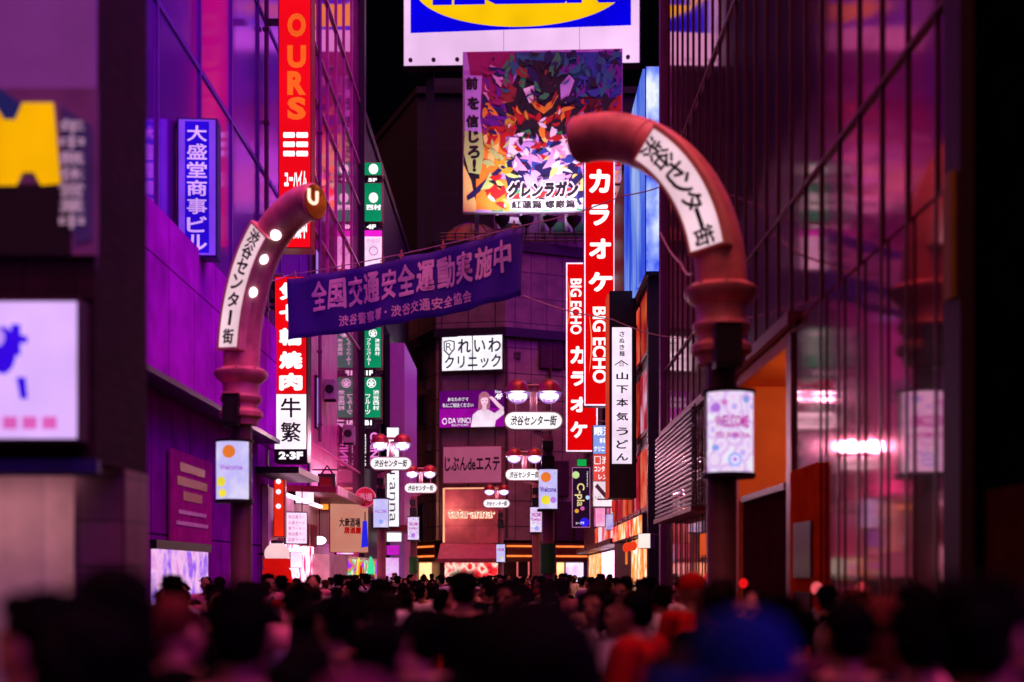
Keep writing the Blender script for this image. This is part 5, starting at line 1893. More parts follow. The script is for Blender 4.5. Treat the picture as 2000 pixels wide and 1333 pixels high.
sg = Sign('grill_sign', 'red and white lit vertical restaurant sign hanging below the tall red one', 'sign', 540, 545, 604, 906, 31.0)
sg.case('sign_box', 0.6, BLACK, 0.02)
sg.face('red_panel', 542, 547, 602, 773, glow('grill_red', (236, 8, 18), 1.0), 1)
sg.face('white_panel', 541, 774, 602, 880, glow('grill_white', (255, 236, 250), 1.2), 1)
sg.face('black_panel', 541, 881, 602, 905, paint('grill_black', (22, 12, 22), 0.5), 1)
vstack(sg, [(c, (550, y0_, 595, y0_ + 34)) for c, y0_ in (('気', 558), ('七', 600), ('輪', 646), ('焼', 691), ('肉', 733))], WLET, 2, 0.06)
vstack(sg, [(c, (553, y0_, 592, y0_ + 38)) for c, y0_ in (('牛', 781), ('繁', 828))], INK, 2, 0.015)
sg.text('2·3F', 549, 885, 596, 900, WLET, 2, bold=0.05)
sg.box('bracket', 515, 600, 540, 606, -0.1, 0.1, BLACK)
sg.box('bracket', 515, 860, 540, 866, -0.1, 0.1, BLACK)

gface = glow('green_face', (10, 146, 100), 0.9, 0.1, 1.0)


def fruit(sgn, cx_, cy_, r_):
    o_ = sgn.disc('fruit_mark', cx_, cy_, r_, r_, WLET, 3, hole=0.82)
    for a_, b_ in ((0, -0.45), (-0.42, -0.1), (0.42, -0.1), (0, 0.12), (-0.22, 0.45), (0.22, 0.45)):
        sgn.disc('fruit_dot', cx_ + a_ * r_, cy_ + b_ * r_, r_ * 0.24, r_ * 0.24, WLET, 3, parent=o_, n=12)


def green_sign(label, py0, py1, build, extra=None, px0=712, px1=748):
    s_ = Sign('parlour_sign', label, 'sign', px0, py0, px1, py1, 50.0, 0, 'green parlour signs')
    s_.case('sign_box', 0.5, paint('rosy_case', (120, 30, 60), 0.4), 0.01)
    s_.face('face', px0 + 1.5, py0 + 1.5, px1 - 1.5, py1 - 1.5, gface, 1)
    build(s_)
    s_.box('bracket', 700, py0 + 6, px0, py0 + 10, -0.05, 0.05, DKRED)
    s_.box('bracket', 700, py1 - 10, px0, py1 - 6, -0.05, 0.05, DKRED)
    return s_


green_sign('short green lit sign with a round white mark, topmost of the green column', 321, 348, lambda s_: s_.disc('fruit_mark', 731, 335, 9, 10, WLET, 3))


def g2(s_):
    s_.disc('fruit_mark', 731, 391, 9, 10, WLET, 3)
    s_.text('西村', 717, 404, 746, 415, WLET, 3, bold=0.05)


green_sign('green lit sign with white mark and two white kanji, second in the green column', 361, 438, g2)


def g3(s_):
    fruit(s_, 730, 654, 8)
    s_.text('渋谷西村', 734, 664, 743, 698, WLET, 3, vertical=True, bold=0.02)
    s_.text('フルーツパーラー', 718, 664, 726, 716, WLET, 3, vertical=True, bold=0.02)


green_sign('green lit sign with fruit mark and narrow columns of writing, just below the blue banner', 641, 722, g3, px0=710, px1=747)


def g4(s_):
    fruit(s_, 727, 751, 9)
    s_.text('渋谷西村', 730, 764, 742, 804, WLET, 3, vertical=True, bold=0.02)
    s_.text('フルーツ', 715, 772, 725, 812, WLET, 3, vertical=True, bold=0.02)


green_sign('green lit sign with fruit mark and larger writing, lowest of the green column', 738, 819, g4, px0=708, px1=746)
for lbl, t_, py0, py1, px0, px1 in (('black floor number plate above the second green sign', '5F', 349, 360, 715, 742), ('black floor number plate above the pink and white sign', '4F', 439, 452, 712, 740),
                                    ('black floor number plate between two green signs below the banner', '1F', 723, 737, 711, 734), ('black floor number plate under the lowest green sign', 'B1', 820, 834, 709, 732)):
    s_ = Sign('floor_plate', lbl, 'sign', px0, py0, px1, py1, 50.0, 0, 'floor number plates')
    s_.case('plate', 0.3, BLACK, 0.01)
    s_.text(t_, px0 + 5, py0 + 2, px1 - 5, py1 - 2, WLET, 1, bold=0.05)
    s_.box('bracket', px1, py0 + 4, 748, py0 + 7, -0.04, 0.04, DKRED)
s_ = Sign('parlour_sign', 'pink and white lit sign between the upper green signs and the blue banner', 'sign', 712, 453, 748, 530, 50.0)
s_.case('sign_box', 0.5, paint('rosy_case', (120, 30, 60), 0.4), 0.01)
s_.face('face', 713, 466, 747, 529, glow('blush_white', (255, 214, 250), 1.1), 1)
s_.face('pink_band', 713, 454, 747, 466, glow('hot_pink_band', (240, 30, 210), 1.0), 1)
s_.disc('mark', 731, 494, 9, 9, glow('pink_mark', (240, 130, 210), 0.9), 2, hole=0.8)
s_.text('渋谷店', 716, 470, 744, 478, glow('pink_mark', (240, 130, 210), 0.9), 2)
s_.box('bracket', 700, 470, 712, 474, -0.05, 0.05, DKRED)
s_ = Sign('bar_sign', 'dark sign with sideways pink neon lettering under the green column', 'sign', 708, 838, 742, 916, 50.0)
s_.case('sign_box', 0.4, paint('wine_black', (30, 8, 24), 0.4), 0.01)
pn = glow('neon_pink_letters', (246, 130, 220), 1.1)
s_.text('GRIND', 724, 846, 740, 912, pn, 1, rot=True, bold=0.03)
s_.text('BETTER LAB', 711, 850, 716, 912, WLET, 1, rot=True, bold=0.02)
s_.box('bracket', 700, 850, 708, 854, -0.05, 0.05, DKRED)

s_ = Sign('vertical_sign', 'white lit vertical sign with black sideways serif lettering behind a street lamp', 'sign', 756, 836, 781, 1030, 58.0)
s_.case('sign_box', 0.5, BLACK, 0.01)
s_.face('face', 757, 837, 780, 1029, glow('cool_white_face', (250, 244, 255), 1.15), 1)
s_.text('tutu·anna', 762, 860, 775, 1020, paint('grey_letters', (70, 50, 84), 0.5), 2, rot=True, bold=-0.005)
s_.box('bracket', 744, 850, 756, 854, -0.05, 0.05, BLACK)
# ------------------------------------------------------------------ people
def capsule(mb, p0, r0, p1, r1, seg=12):
    p0, p1 = Vector(p0), Vector(p1)
    d = (p1 - p0)
    t = d.normalized()
    path, rad = [], []
    for i in range(4):
        a = PI / 2 * i / 4
        path.append(p0 - t * r0 * math.cos(a))
        rad.append(max(r0 * math.sin(a), 0.0008))
    path.append(p0)
    rad.append(r0)
    path.append(p0 + d * 0.5)
    rad.append((r0 + r1) / 2)
    path.append(p1)
    rad.append(r1)
    for i in range(1, 5):
        a = PI / 2 * i / 4
        path.append(p1 + t * r1 * math.sin(a))
        rad.append(max(r1 * math.cos(a), 0.0008))
    mb.tube(path, rad, seg)


def fuse(mb, name, mats, voxel, smooth_it=2, noise=0.0, seed=0):
    """overlapping lumps become one continuous skin"""
    me = bpy.data.meshes.new(name)
    me.from_pydata(mb.v, [], mb.f)
    ob = bpy.data.objects.new(name, me)
    col.objects.link(ob)
    m = ob.modifiers.new('skin', 'REMESH')
    m.mode = 'VOXEL'
    m.voxel_size = voxel
    if smooth_it:
        s_ = ob.modifiers.new('soft', 'SMOOTH')
        s_.iterations = smooth_it
        s_.factor = 0.5
    dg = bpy.context.evaluated_depsgraph_get()
    out_ = bpy.data.meshes.new_from_object(ob.evaluated_get(dg))
    bpy.data.objects.remove(ob)
    bpy.data.meshes.remove(me)
    out_.name = name
    out_.materials.clear()
    for q in (mats if isinstance(mats, (list, tuple)) else [mats]):
        out_.materials.append(q)
    if noise:
        from mathutils import noise as nz_
        for v in out_.vertices:
            c = v.co
            k = nz_.noise(Vector((c.x * 26 + seed, c.y * 26, c.z * 7)))
            v.co = c + v.normal * k * noise
    for p in out_.polygons:
        p.use_smooth = True
    return out_


SKIN = paint('skin', (140, 88, 72), 0.6, var=0.06, scale=6)
EYE = paint('eye_dark', (14, 10, 12), 0.2)
LIP = paint('lips', (150, 62, 62), 0.5)
HAIR = {k: paint('hair_' + k, v, 0.7, var=0.5, scale=30, streak=0.15, spec=0.02) for k, v in dict(black=(4, 3, 4), brown=(18, 9, 8), auburn=(70, 28, 22), blond=(150, 100, 80)).items()}
CLOTH = {k: paint('cloth_' + k, v, 0.9, var=0.25, scale=7, bump=0.15, spec=0.02) for k, v in dict(
    black=(4, 4, 5), charcoal=(14, 13, 15), navy=(9, 9, 20), grey=(90, 84, 92), white=(214, 204, 214), pink=(206, 120, 150), red=(150, 20, 22), beige=(176, 140, 120),
    blue=(8, 24, 84), olive=(60, 56, 36), plum=(70, 26, 54), lilac=(150, 120, 180)).items()}


def pose(kind):
    """joint positions for a 1.70 m figure facing +Y"""
    st = {'walk': 0.17, 'stand': 0.02, 'phone': 0.12, 'look': 0.1, 'stride': 0.22}[kind]
    J = dict(pelvis=(0, 0, 0.93), waist=(0, 0.005, 1.08), chest=(0, -0.005, 1.27), neck=(0, -0.01, 1.43), head=(0, 0.012, 1.575))
    for s in (-1, 1):
        f = st * s
        J['hip%d' % s] = (0.09 * s, 0, 0.9)
        J['knee%d' % s] = (0.095 * s, f * 0.62 + 0.03, 0.5)
        J['ankle%d' % s] = (0.1 * s, f * 1.15 - 0.02 + (-0.05 if f < -0.05 else 0), 0.085 + (0.05 if f < -0.1 else 0))
        J['toe%d' % s] = (0.115 * s, f * 1.15 + 0.14, 0.03)
        J['sh%d' % s] = (0.185 * s, -0.01, 1.385)
        J['el%d' % s] = (0.235 * s, -f * 0.5 - 0.03, 1.11)
        J['wr%d' % s] = (0.24 * s, -f * 1.0 + 0.06, 0.88)
    if kind == 'phone':
        J['el1'] = (0.235, 0.02, 1.12)
        J['wr1'] = (0.1, 0.22, 1.22)
        J['head'] = (0, 0.035, 1.56)
    if kind == 'look':
        J['el-1'] = (-0.25, 0.05, 1.13)
        J['wr-1'] = (-0.14, 0.22, 1.1)
    return {k: Vector(v) for k, v in J.items()}


def body_mesh(kind, female, yaw):
    J = pose(kind)
    mb = MB()
    sw = 0.92 if female else 1.0
    for s in (-1, 1):
        capsule(mb, J['hip%d' % s], 0.088, J['knee%d' % s], 0.056)
        capsule(mb, J['knee%d' % s], 0.055, J['ankle%d' % s], 0.038)
        capsule(mb, J['ankle%d' % s] + Vector((0, -0.03, -0.04)), 0.036, J['toe%d' % s], 0.03)
        sh = Vector((J['sh%d' % s].x * sw, J['sh%d' % s].y, J['sh%d' % s].z))
        capsule(mb, sh, 0.056, J['el%d' % s], 0.042)
        capsule(mb, J['el%d' % s], 0.042, J['wr%d' % s], 0.027)
        capsule(mb, sh, 0.055, J['neck'] + Vector((0, 0, -0.015)), 0.058)
        # hand: palm, four unequal curled fingers, thumb from the side near the wrist
        w_ = J['wr%d' % s]
        d = (w_ - J['el%d' % s]).normalized()
        inw = Vector((-s, 0, 0))
        inw = (inw - d * inw.dot(d)).normalized()
        fw = d.cross(inw).normalized()
        if fw.y < 0 and abs(d.y) < 0.8:
            fw = -fw
        capsule(mb, w_ + d * 0.02 + fw * 0.018, 0.02, w_ + d * 0.085 + fw * 0.024, 0.019, 8)
        capsule(mb, w_ + d * 0.02 - fw * 0.014, 0.02, w_ + d * 0.085 - fw * 0.022, 0.018, 8)
        for q, (off, ln) in enumerate(((0.033, 0.066), (0.011, 0.076), (-0.011, 0.07), (-0.032, 0.054))):
            a = w_ + d * 0.095 + fw * off
            m_ = a + d * ln * 0.5 + inw * 0.012
            e = m_ + (d * 0.7 + inw * 0.75).normalized() * ln * 0.5
            capsule(mb, a, 0.0095, m_, 0.009, 8)
            capsule(mb, m_, 0.009, e, 0.008, 8)
        th0 = w_ + d * 0.03 + fw * 0.03
        th1 = th0 + (d * 0.55 + fw * 0.7 + inw * 0.3).normalized() * 0.04
        capsule(mb, th0, 0.013, th1, 0.0105, 8)
        capsule(mb, th1, 0.0105, th1 + (d * 0.9 + inw * 0.35).normalized() * 0.032, 0.009, 8)
    mb.ball(J['pelvis'], (0.155, 0.108, 0.12))
    mb.ball(J['waist'], (0.125 * sw, 0.095, 0.14))
    mb.ball(J['chest'], (0.165 * sw, 0.112, 0.17))
    if female:
        for s in (-1, 1):
            mb.ball(J['chest'] + Vector((0.07 * s, 0.08, -0.01)), 0.062)
    capsule(mb, J['neck'] + Vector((0, 0, -0.03)), 0.058, J['head'] + Vector((0, -0.018, -0.05)), 0.052)
    h = MB()
    h.ball((0, -0.012, 0.022), (0.076, 0.095, 0.1), 20, 14)
    h.ball((0, 0.028, -0.035), (0.06, 0.062, 0.078), 16, 12)
    h.ball((0, 0.06, -0.088), (0.026, 0.024, 0.022), 10, 8)
    capsule(h, (0, 0.082, 0.012), 0.009, (0, 0.104, -0.028), 0.0135, 8)
    capsule(h, (-0.02, 0.086, -0.062), 0.009, (0.02, 0.086, -0.062), 0.009, 8)
    capsule(h, (-0.045, 0.068, 0.026), 0.013, (0.045, 0.068, 0.026), 0.013, 8)
    for s in (-1, 1):
        h.ball((0.078 * s, -0.008, -0.005), (0.012, 0.022, 0.034), 10, 8)
        h.ball((0.034 * s, 0.071, 0.004), (0.0135, 0.0125, 0.0105), 10, 8)
        h.ball((0.042 * s, 0.05, -0.028), (0.024, 0.024, 0.026), 10, 8)
    rot = Matrix.Translation(J['head']) @ Matrix.Rotation(yaw, 4, 'Z')
    mb.add([rot @ Vector(v) for v in h.v], h.f)
    me = fuse(mb, 'body', [SKIN, EYE, LIP], 0.0068, 1)
    inv = rot.inverted()
    for p in me.polygons:
        c = inv @ p.center
        if c.y > 0.06 and abs(abs(c.x) - 0.034) < 0.0125 and abs(c.z - 0.004) < 0.006:
            p.material_index = 1
        elif c.y > 0.075 and abs(c.x) < 0.022 and abs(c.z + 0.062) < 0.0075:
            p.material_index = 2
    return me, rot, J


def hair_mesh(rot, style, seed):
    mb = MB()
    B = lambda c, r: mb.ball(c, r, 18, 12)
    if style in ('short', 'crop'):
        k = 1.0 if style == 'short' else 0.94
        B((0, -0.026, 0.046), (0.086 * k, 0.096 * k, 0.092 * k))
        B((0, -0.05, -0.005), (0.08 * k, 0.064, 0.075))
        if style == 'short':
            B((0, 0.035, 0.098), (0.062, 0.05, 0.032))
            for i in range(14):
                a = i * 2.4 + seed
                capsule(mb, (0.05 * math.cos(a), -0.03 + 0.05 * math.sin(a), 0.1), 0.02, (0.075 * math.cos(a + 0.4), -0.035 + 0.085 * math.sin(a + 0.4), 0.118 + 0.012 * math.sin(i)), 0.009, 8)
    elif style == 'bob':
        B((0, -0.024, 0.045), (0.094, 0.104, 0.098))
        B((0, -0.045, -0.03), (0.1, 0.078, 0.1))
        for s in (-1, 1):
            capsule(mb, (0.082 * s, 0.0, 0.03), 0.03, (0.09 * s, 0.01, -0.09), 0.028)
        B((0, 0.05, 0.085), (0.066, 0.04, 0.032))
    elif style == 'long':
        B((0, -0.024, 0.042), (0.09, 0.102, 0.094))
        for s in (-1, -0.5, 0, 0.5, 1):
            capsule(mb, (0.07 * s, -0.05, 0.02), 0.042, (0.1 * s, -0.085 + 0.02 * abs(s), -0.27 - 0.04 * (1 - abs(s))), 0.034)
        for s in (-1, 1):
            capsule(mb, (0.08 * s, 0.0, 0.03), 0.026, (0.095 * s, 0.0, -0.2), 0.022)
    elif style == 'bun':
        B((0, -0.026, 0.044), (0.086, 0.096, 0.09))
        B((0, -0.05, -0.0), (0.078, 0.06, 0.06))
        B((0, -0.075, 0.125), (0.045, 0.045, 0.042))
    elif style == 'tail':
        B((0, -0.026, 0.044), (0.086, 0.096, 0.09))
        capsule(mb, (0, -0.11, 0.06), 0.032, (0, -0.14, -0.02), 0.036)
        capsule(mb, (0, -0.14, -0.02), 0.036, (0.01, -0.125, -0.2), 0.015)
    rl = random.Random(seed + 5)
    n_l = {'short': 60, 'crop': 34, 'bob': 60, 'long': 70, 'bun': 30, 'tail': 34}[style]
    for _ in range(n_l):
        a = rl.uniform(-0.15 * PI, 1.15 * PI) + PI
        e = rl.uniform(0.05, 1.25)
        d = Vector((math.cos(a) * math.cos(e), math.sin(a) * math.cos(e), math.sin(e)))
        p0 = Vector((d.x * 0.084, d.y * 0.096 - 0.024, d.z * 0.092 + 0.04))
        fl = Vector((d.x * 0.5 + rl.uniform(-0.5, 0.5), d.y * 0.5 + rl.uniform(-0.5, 0.3), rl.uniform(-0.9, 0.25 if style == 'short' else -0.2)))
        p1 = p0 + d * 0.008 + fl.normalized() * rl.uniform(0.018, 0.04)
        capsule(mb, p0, 0.0105, p1, 0.0055, 6)
    if style in ('bob', 'long'):
        drop = -0.13 if style == 'bob' else -0.3
        for _ in range(26):
            a = rl.uniform(0.06 * PI, 0.94 * PI) + PI
            x0, y0 = 0.088 * math.cos(a), 0.085 * math.sin(a) - 0.02
            capsule(mb, (x0, y0, rl.uniform(-0.06, 0.0)), 0.014, (x0 * rl.uniform(1.0, 1.25), y0 * 1.1, drop + rl.uniform(-0.03, 0.04)), 0.006, 6)
    mb.v = [tuple(rot @ Vector(v)) for v in mb.v]
    return fuse(mb, 'hair', HAIR['black'], 0.0065, 1, 0.011 if style in ('short', 'crop') else 0.008, seed)


def cap_mesh(rot):
    mb = MB()
    mb.lathe([(0.098, 0.0), (0.101, 0.03), (0.096, 0.07), (0.075, 0.105), (0.04, 0.122), (0.0, 0.128)], (0, -0.012, 0.03), 24)
    vs, fs = [], []
    n_ = 14
    for z_ in (0.0, 0.008):
        for i in range(n_ + 1):
            a = PI * (0.1 + 0.8 * i / n_)
            vs.append((0.096 * math.cos(a), 0.07 * math.sin(a) - 0.0, 0.034 + z_))
            vs.append((0.092 * math.cos(a), 0.085 + 0.095 * math.sin(a), 0.022 + z_ - 0.012 * math.cos(a) ** 2))
    m_ = 2 * (n_ + 1)
    for i in range(n_):
        a = 2 * i
        fs += [(a, a + 2, a + 3, a + 1), (m_ + a, m_ + a + 1, m_ + a + 3, m_ + a + 2), (a + 1, a + 3, m_ + a + 3, m_ + a + 1), (a, m_ + a, m_ + a + 2, a + 2)]
    mb.add(vs, fs)
    mb.v = [tuple(rot @ Vector(v)) for v in mb.v]
    return mb.mesh('cap', CLOTH['blue'], smooth=True)


def shirt_mesh(J, female, long_sleeve):
    mb = MB()
    sw = 0.92 if female else 1.0
    for s in (-1, 1):
        sh = Vector((J['sh%d' % s].x * sw, J['sh%d' % s].y, J['sh%d' % s].z))
        el, wr = J['el%d' % s], J['wr%d' % s]
        if long_sleeve:
            capsule(mb, sh, 0.07, el, 0.056)
            capsule(mb, el, 0.056, el.lerp(wr, 0.88), 0.041)
        else:
            capsule(mb, sh, 0.07, sh.lerp(el, 0.62), 0.064)
        capsule(mb, sh, 0.068, J['neck'] + Vector((0, -0.005, -0.04)), 0.064)
        mb.ball(J['chest'] + Vector((0.07 * s, -0.05, 0.06)), (0.08, 0.075, 0.1))
        if female:
            mb.ball(J['chest'] + Vector((0.07 * s, 0.082, -0.01)), 0.07)
    mb.ball(J['chest'], (0.182 * sw, 0.128, 0.18))
    mb.ball(J['waist'], (0.15 * sw, 0.115, 0.17))
    mb.ball(J['pelvis'] + Vector((0, 0, 0.03)), (0.172, 0.128, 0.125))
    return fuse(mb, 'shirt', CLOTH['black'], 0.011, 3, 0.006, 3)


def trouser_mesh(J):
    mb = MB()
    for s in (-1, 1):
        capsule(mb, J['hip%d' % s], 0.103, J['knee%d' % s], 0.074)
        capsule(mb, J['knee%d' % s], 0.073, J['ankle%d' % s] + Vector((0, 0, 0.03)), 0.06)
    mb.ball(J['pelvis'], (0.166, 0.12, 0.115))
    return fuse(mb, 'trousers', CLOTH['charcoal'], 0.013, 2, 0.004, 5)


def shoe_mesh(J, s):
    mb = MB()
    capsule(mb, J['ankle%d' % s] + Vector((0, -0.04, -0.045)), 0.044, J['toe%d' % s] + Vector((0, 0.02, 0.005)), 0.037)
    return fuse(mb, 'shoe', CLOTH['black'], 0.012, 1)


VAR = {}
for key, kind, fem, yaw, styles, lsl in (('man_walk', 'walk', False, 0.0, ('short', 'crop'), False), ('man_look', 'look', False, R(48), ('short', 'crop'), True),
                                         ('woman_walk', 'stride', True, R(-12), ('long', 'bob', 'tail'), False), ('woman_stand', 'stand', True, R(20), ('bob', 'bun', 'long'), True),
                                         ('man_phone', 'phone', False, R(-6), ('short', 'crop'), False), ('man_stand', 'stand', False, R(-30), ('short', 'crop'), False)):
    bm_, rot_, J_ = body_mesh(kind, fem, yaw)
    VAR[key] = dict(body=bm_, hair={s_: hair_mesh(rot_, s_, i * 7 + len(key)) for i, s_ in enumerate(styles)}, shirt=shirt_mesh(J_, fem, lsl), trousers=trouser_mesh(J_),
                    shoes=[shoe_mesh(J_, -1), shoe_mesh(J_, 1)], cap=cap_mesh(rot_), top=1.70)


def kit_meshes():
    k = {}
    mb = MB()
    mb.ball((0, -0.2, 1.2), (0.15, 0.1, 0.22))
    mb.ball((0, -0.24, 1.1), (0.12, 0.09, 0.12))
    for s in (-1, 1):
        capsule(mb, (0.1 * s, -0.14, 1.4), 0.024, (0.115 * s, 0.02, 1.475), 0.022)
        capsule(mb, (0.115 * s, 0.02, 1.475), 0.022, (0.12 * s, 0.13, 1.28), 0.022)
    k['backpack'] = fuse(mb, 'backpack', CLOTH['charcoal'], 0.011, 2, 0.004, 2)
    mb = MB()
    mb.ball((0, -0.11, 1.42), (0.13, 0.08, 0.075))
    mb.ball((0, -0.14, 1.37), (0.1, 0.05, 0.07))
    for s in (-1, 1):
        capsule(mb, (0.1 * s, -0.06, 1.44), 0.045, (0.06 * s, 0.075, 1.42), 0.03)
    k['hood'] = fuse(mb, 'hood', CLOTH['charcoal'], 0.011, 2, 0.006, 4)
    mb = MB()
    capsule(mb, (-0.16, -0.06, 1.44), 0.018, (-0.02, 0.15, 1.28), 0.016)
    capsule(mb, (-0.16, -0.06, 1.44), 0.018, (0.05, -0.165, 1.2), 0.016)
    capsule(mb, (0.05, -0.165, 1.2), 0.016, (0.2, -0.1, 0.98), 0.016)
    mb.ball((0.235, -0.06, 0.92), (0.07, 0.13, 0.12))
    k['shoulder_bag'] = fuse(mb, 'shoulder_bag', CLOTH['charcoal'], 0.011, 1, 0.003, 6)
    return k


KIT = kit_meshes()


def wear(name, me, mat, parent):
    o = bpy.data.objects.new(name, me)
    col.objects.link(o)
    o.parent = parent
    if mat is not None:
        o.material_slots[0].link = 'OBJECT'
        o.material_slots[0].material = mat
    return o


def person(label, var, style, x, y, top, rz, hair='black', shirt='black', trousers='charcoal', group=None, cap=None, full=True, kit=None, kit_c='charcoal'):
    v = VAR[var]
    sc_ = top / (1.715 if style != 'bun' else 1.76)
    root = empty('person', label, 'person', (x, y, 0), rz, group)
    root.scale = (sc_, sc_, sc_)
    wear('body', v['body'], None, root)
    if kit:
        wear(kit, KIT[kit], CLOTH[kit_c], root)
    if style:
        wear('hair', v['hair'][style], HAIR[hair], root)
    if cap:
        wear('cap', v['cap'], CLOTH[cap], root)
    wear('shirt', v['shirt'], CLOTH[shirt], root)
    wear('trousers', v['trousers'], CLOTH[trousers], root)
    if full:
        for me in v['shoes']:
            wear('shoe', me, None, root)
    return root


TAKEN = []


def near(label, var, style, px, py, D, rz=0.0, **kw):
    TAKEN.append((X(px, D), D))
    return person(label, var, style, X(px, D), D, Z(py, D), rz, **kw)


near('person with thick dark bobbed hair seen from behind, the largest head in the crowd', 'woman_stand', 'bob', 1036, 1146, 1.75, R(-18))
near('person with long dark hair and black top seen from behind before the lit corner shop', 'woman_walk', 'long', 226, 1100, 3.4, R(8))
near('person with dark hair and black coat seen from behind below the dusky arch post', 'man_walk', 'short', 470, 1136, 3.2, R(5), shirt='black')
near('person in a bright blue peaked cap and dark jacket facing sideways under the coral arch', 'man_stand', None, 1450, 1208, 2.35, R(118), cap='blue', shirt='navy')
near('person with dark cropped hair and a red and pink top looking down beside the bars', 'man_phone', 'crop', 1248, 1138, 6.3, R(62), shirt='red')
near('tall person with dark hair and black shirt walking away before the red lit shop', 'man_walk', 'short', 906, 1114, 8.4, R(-14), shirt='black')
near('person with rounded dark hair and black jacket walking away below the menu board', 'man_look', 'short', 652, 1158, 5.6, R(-12), shirt='black')
near('person with a dark hair bun and pale pink shirt walking under the dark red awning', 'woman_stand', 'bun', 577, 1128, 8.3, R(6), shirt='pink')
near('person in a pink hooded top beside the dark frontage', 'woman_walk', 'bob', 1728, 1166, 4.6, R(-30), shirt='pink', hair='auburn')
near('person with dark hair and black top at the dark edge of the street', 'man_stand', 'short', 1925, 1120, 2.6, R(-8), shirt='black')
near('person with dark hair and navy top seen from behind by the orange doorway', 'man_walk', 'crop', 1652, 1166, 4.2, R(10), shirt='navy')
near('person with dark hair and wine top seen from behind in front of the orange doorway', 'man_walk', 'short', 1522, 1160, 5.2, R(14), shirt='plum')
near('person facing the camera in a pale pink shirt beside the person in the red top', 'man_stand', 'short', 1164, 1146, 8.8, R(176), shirt='white', hair='brown')
near('person in a white shirt facing sideways behind the person looking down', 'woman_stand', 'bob', 1206, 1156, 7.4, R(150), shirt='white')
near('person in a black top with bare arms walking away beside the big bobbed head', 'man_walk', 'crop', 740, 1200, 3.6, R(-10), shirt='black')
near('person in a dark blue shirt with cropped hair walking away in the mid street', 'man_look', 'crop', 812, 1180, 4.6, R(6), shirt='navy')
near('person with auburn ponytail and dark top walking before the purple wall', 'woman_walk', 'tail', 345, 1160, 4.4, R(-20), hair='auburn', shirt='black')
near('person with dark hair at the dim corner in front of the shop window', 'man_look', 'short', 70, 1150, 3.0, R(24), shirt='black')
near('person with dark hair in a grey top lowest beside the blue cap', 'woman_walk', 'bob', 1328, 1262, 3.2, R(-14), hair='brown', shirt='charcoal')
near('person with a plum cap low at the edge of the crowd', 'woman_stand', None, 688, 1326, 2.5, R(10), cap='plum', shirt='black')
near('person in a red cap passing the coral arch post', 'man_walk', None, 1352, 1122, 9.6, R(16), cap='red', shirt='red')
near('person in a red top and dark hair just behind the coral arch post', 'woman_walk', 'bob', 1390, 1146, 8.2, R(-14), shirt='red', hair='auburn')
near('person with dark hair and a burgundy top under the louvred screen', 'man_stand', 'crop', 1475, 1150, 7.6, R(150), shirt='plum', hair='brown')
near('person with black hair and beige shirt turned towards the salmon fascia', 'man_look', 'short', 706, 1152, 9.0, R(-40), shirt='beige')
near('person in a pale lilac shirt walking away under the violet banner', 'woman_walk', 'long', 610, 1172, 6.6, R(4), shirt='lilac')
near('person with dark hair in a black vest at the lower centre edge', 'man_stand', 'crop', 610, 1240, 2.6, R(-6), shirt='charcoal')
near('person with dark hair and a long black coat beneath the lit corner sign', 'woman_stand', 'long', 160, 1180, 2.5, R(30), shirt='black')
near('person with dark hair and olive shirt beneath the pink sign reflections', 'man_walk', 'short', 1800, 1170, 3.7, R(-20), shirt='olive')

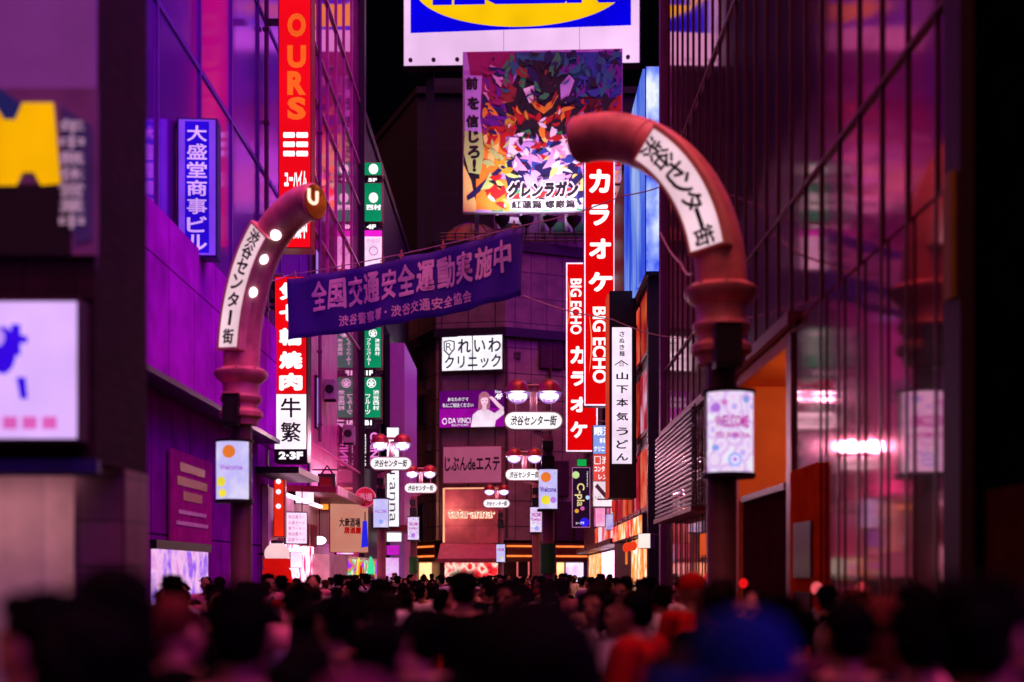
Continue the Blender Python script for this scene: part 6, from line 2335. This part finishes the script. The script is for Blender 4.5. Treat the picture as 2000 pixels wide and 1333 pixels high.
rc = random.Random(21)
colours = ['black'] * 4 + ['charcoal', 'navy', 'navy'] + ['white'] * 5 + ['pink'] * 4 + ['red'] * 3 + ['beige', 'beige', 'plum', 'blue', 'lilac', 'grey']
names = {'black': 'black', 'charcoal': 'charcoal', 'navy': 'navy', 'white': 'white', 'pink': 'pink', 'grey': 'grey', 'red': 'red', 'beige': 'beige', 'plum': 'plum', 'blue': 'blue', 'lilac': 'lilac'}
spots = []
y_ = 5.4
while y_ < 72:
    gap = 0.78 + y_ * 0.012
    lim_l = -min(5.0, 0.42 * y_ + 0.4) if y_ < 16 else -5.0
    lim_r = min(2.7, 0.42 * y_) if y_ < 27 else (3.1 if y_ < 33 else 3.2)
    x_ = lim_l + rc.uniform(0, gap)
    while x_ < lim_r:
        spots.append((x_ + rc.uniform(-0.2, 0.2), y_ + rc.uniform(-0.25, 0.25)))
        x_ += gap * rc.uniform(0.9, 1.35)
    y_ += gap * 1.25
posts = [(RB.x, RB.y), (LB.x, LB.y), (X(541, 27), 27)] + [(X(px, D_), D_) for px, D_ in ((1070, 26), (1047, 40), (745, 36.4), (808, 46.7), (978, 57))]
kept = []
for (x_, y_) in spots:
    if any((x_ - a) ** 2 + (y_ - b_) ** 2 < 0.45 ** 2 for a, b_ in TAKEN) or any((x_ - a) ** 2 + (y_ - b_) ** 2 < 0.4 ** 2 for a, b_ in posts):
        continue
    if -2.95 < x_ < -2.3 and 7.6 < y_ < 9.4:
        continue
    if x_ < -2.2 and y_ < 9.6:
        continue
    if x_ > 2.75 and y_ < 19:
        continue
    kept.append((x_, y_))
kept = kept[:215]
keys = list(VAR)
for (x_, y_) in kept:
    var = rc.choice(keys)
    style = rc.choice(list(VAR[var]['hair']))
    away = rc.random() < 0.76
    rz = rc.gauss(0, 0.25) if away else PI + rc.gauss(0, 0.3)
    c_ = rc.choice(colours) if y_ > 8.5 or rc.random() < 0.12 else rc.choice(['black', 'black', 'charcoal', 'navy'])
    hr = rc.choice(['black'] * 6 + ['brown'] * 3 + ['auburn'])
    fem = var.startswith('woman')
    top = rc.gauss(1.66, 0.055) - (0.06 if fem else 0)
    top = min(max(top, 1.5), 1.765)
    zone = 'at the street mouth' if y_ < 11 else ('near the arches' if y_ < 24 else ('among the street lamps' if y_ < 48 else 'by the tiled building'))
    lb = '%s haired person in %s top %s, %s' % (hr, names[c_], 'walking away' if away else 'facing the camera', zone)
    person(lb, var, style, x_, y_, top, rz, hair=hr, shirt=c_, trousers=rc.choice(['charcoal', 'navy', 'black', 'grey', 'beige']), group='crowd: ' + lb, full=y_ < 14, kit=rc.choice([None, None, 'backpack', 'hood', 'shoulder_bag']) if y_ < 30 else None, kit_c=rc.choice(['black', 'charcoal', 'navy', 'grey', 'red', 'beige']))
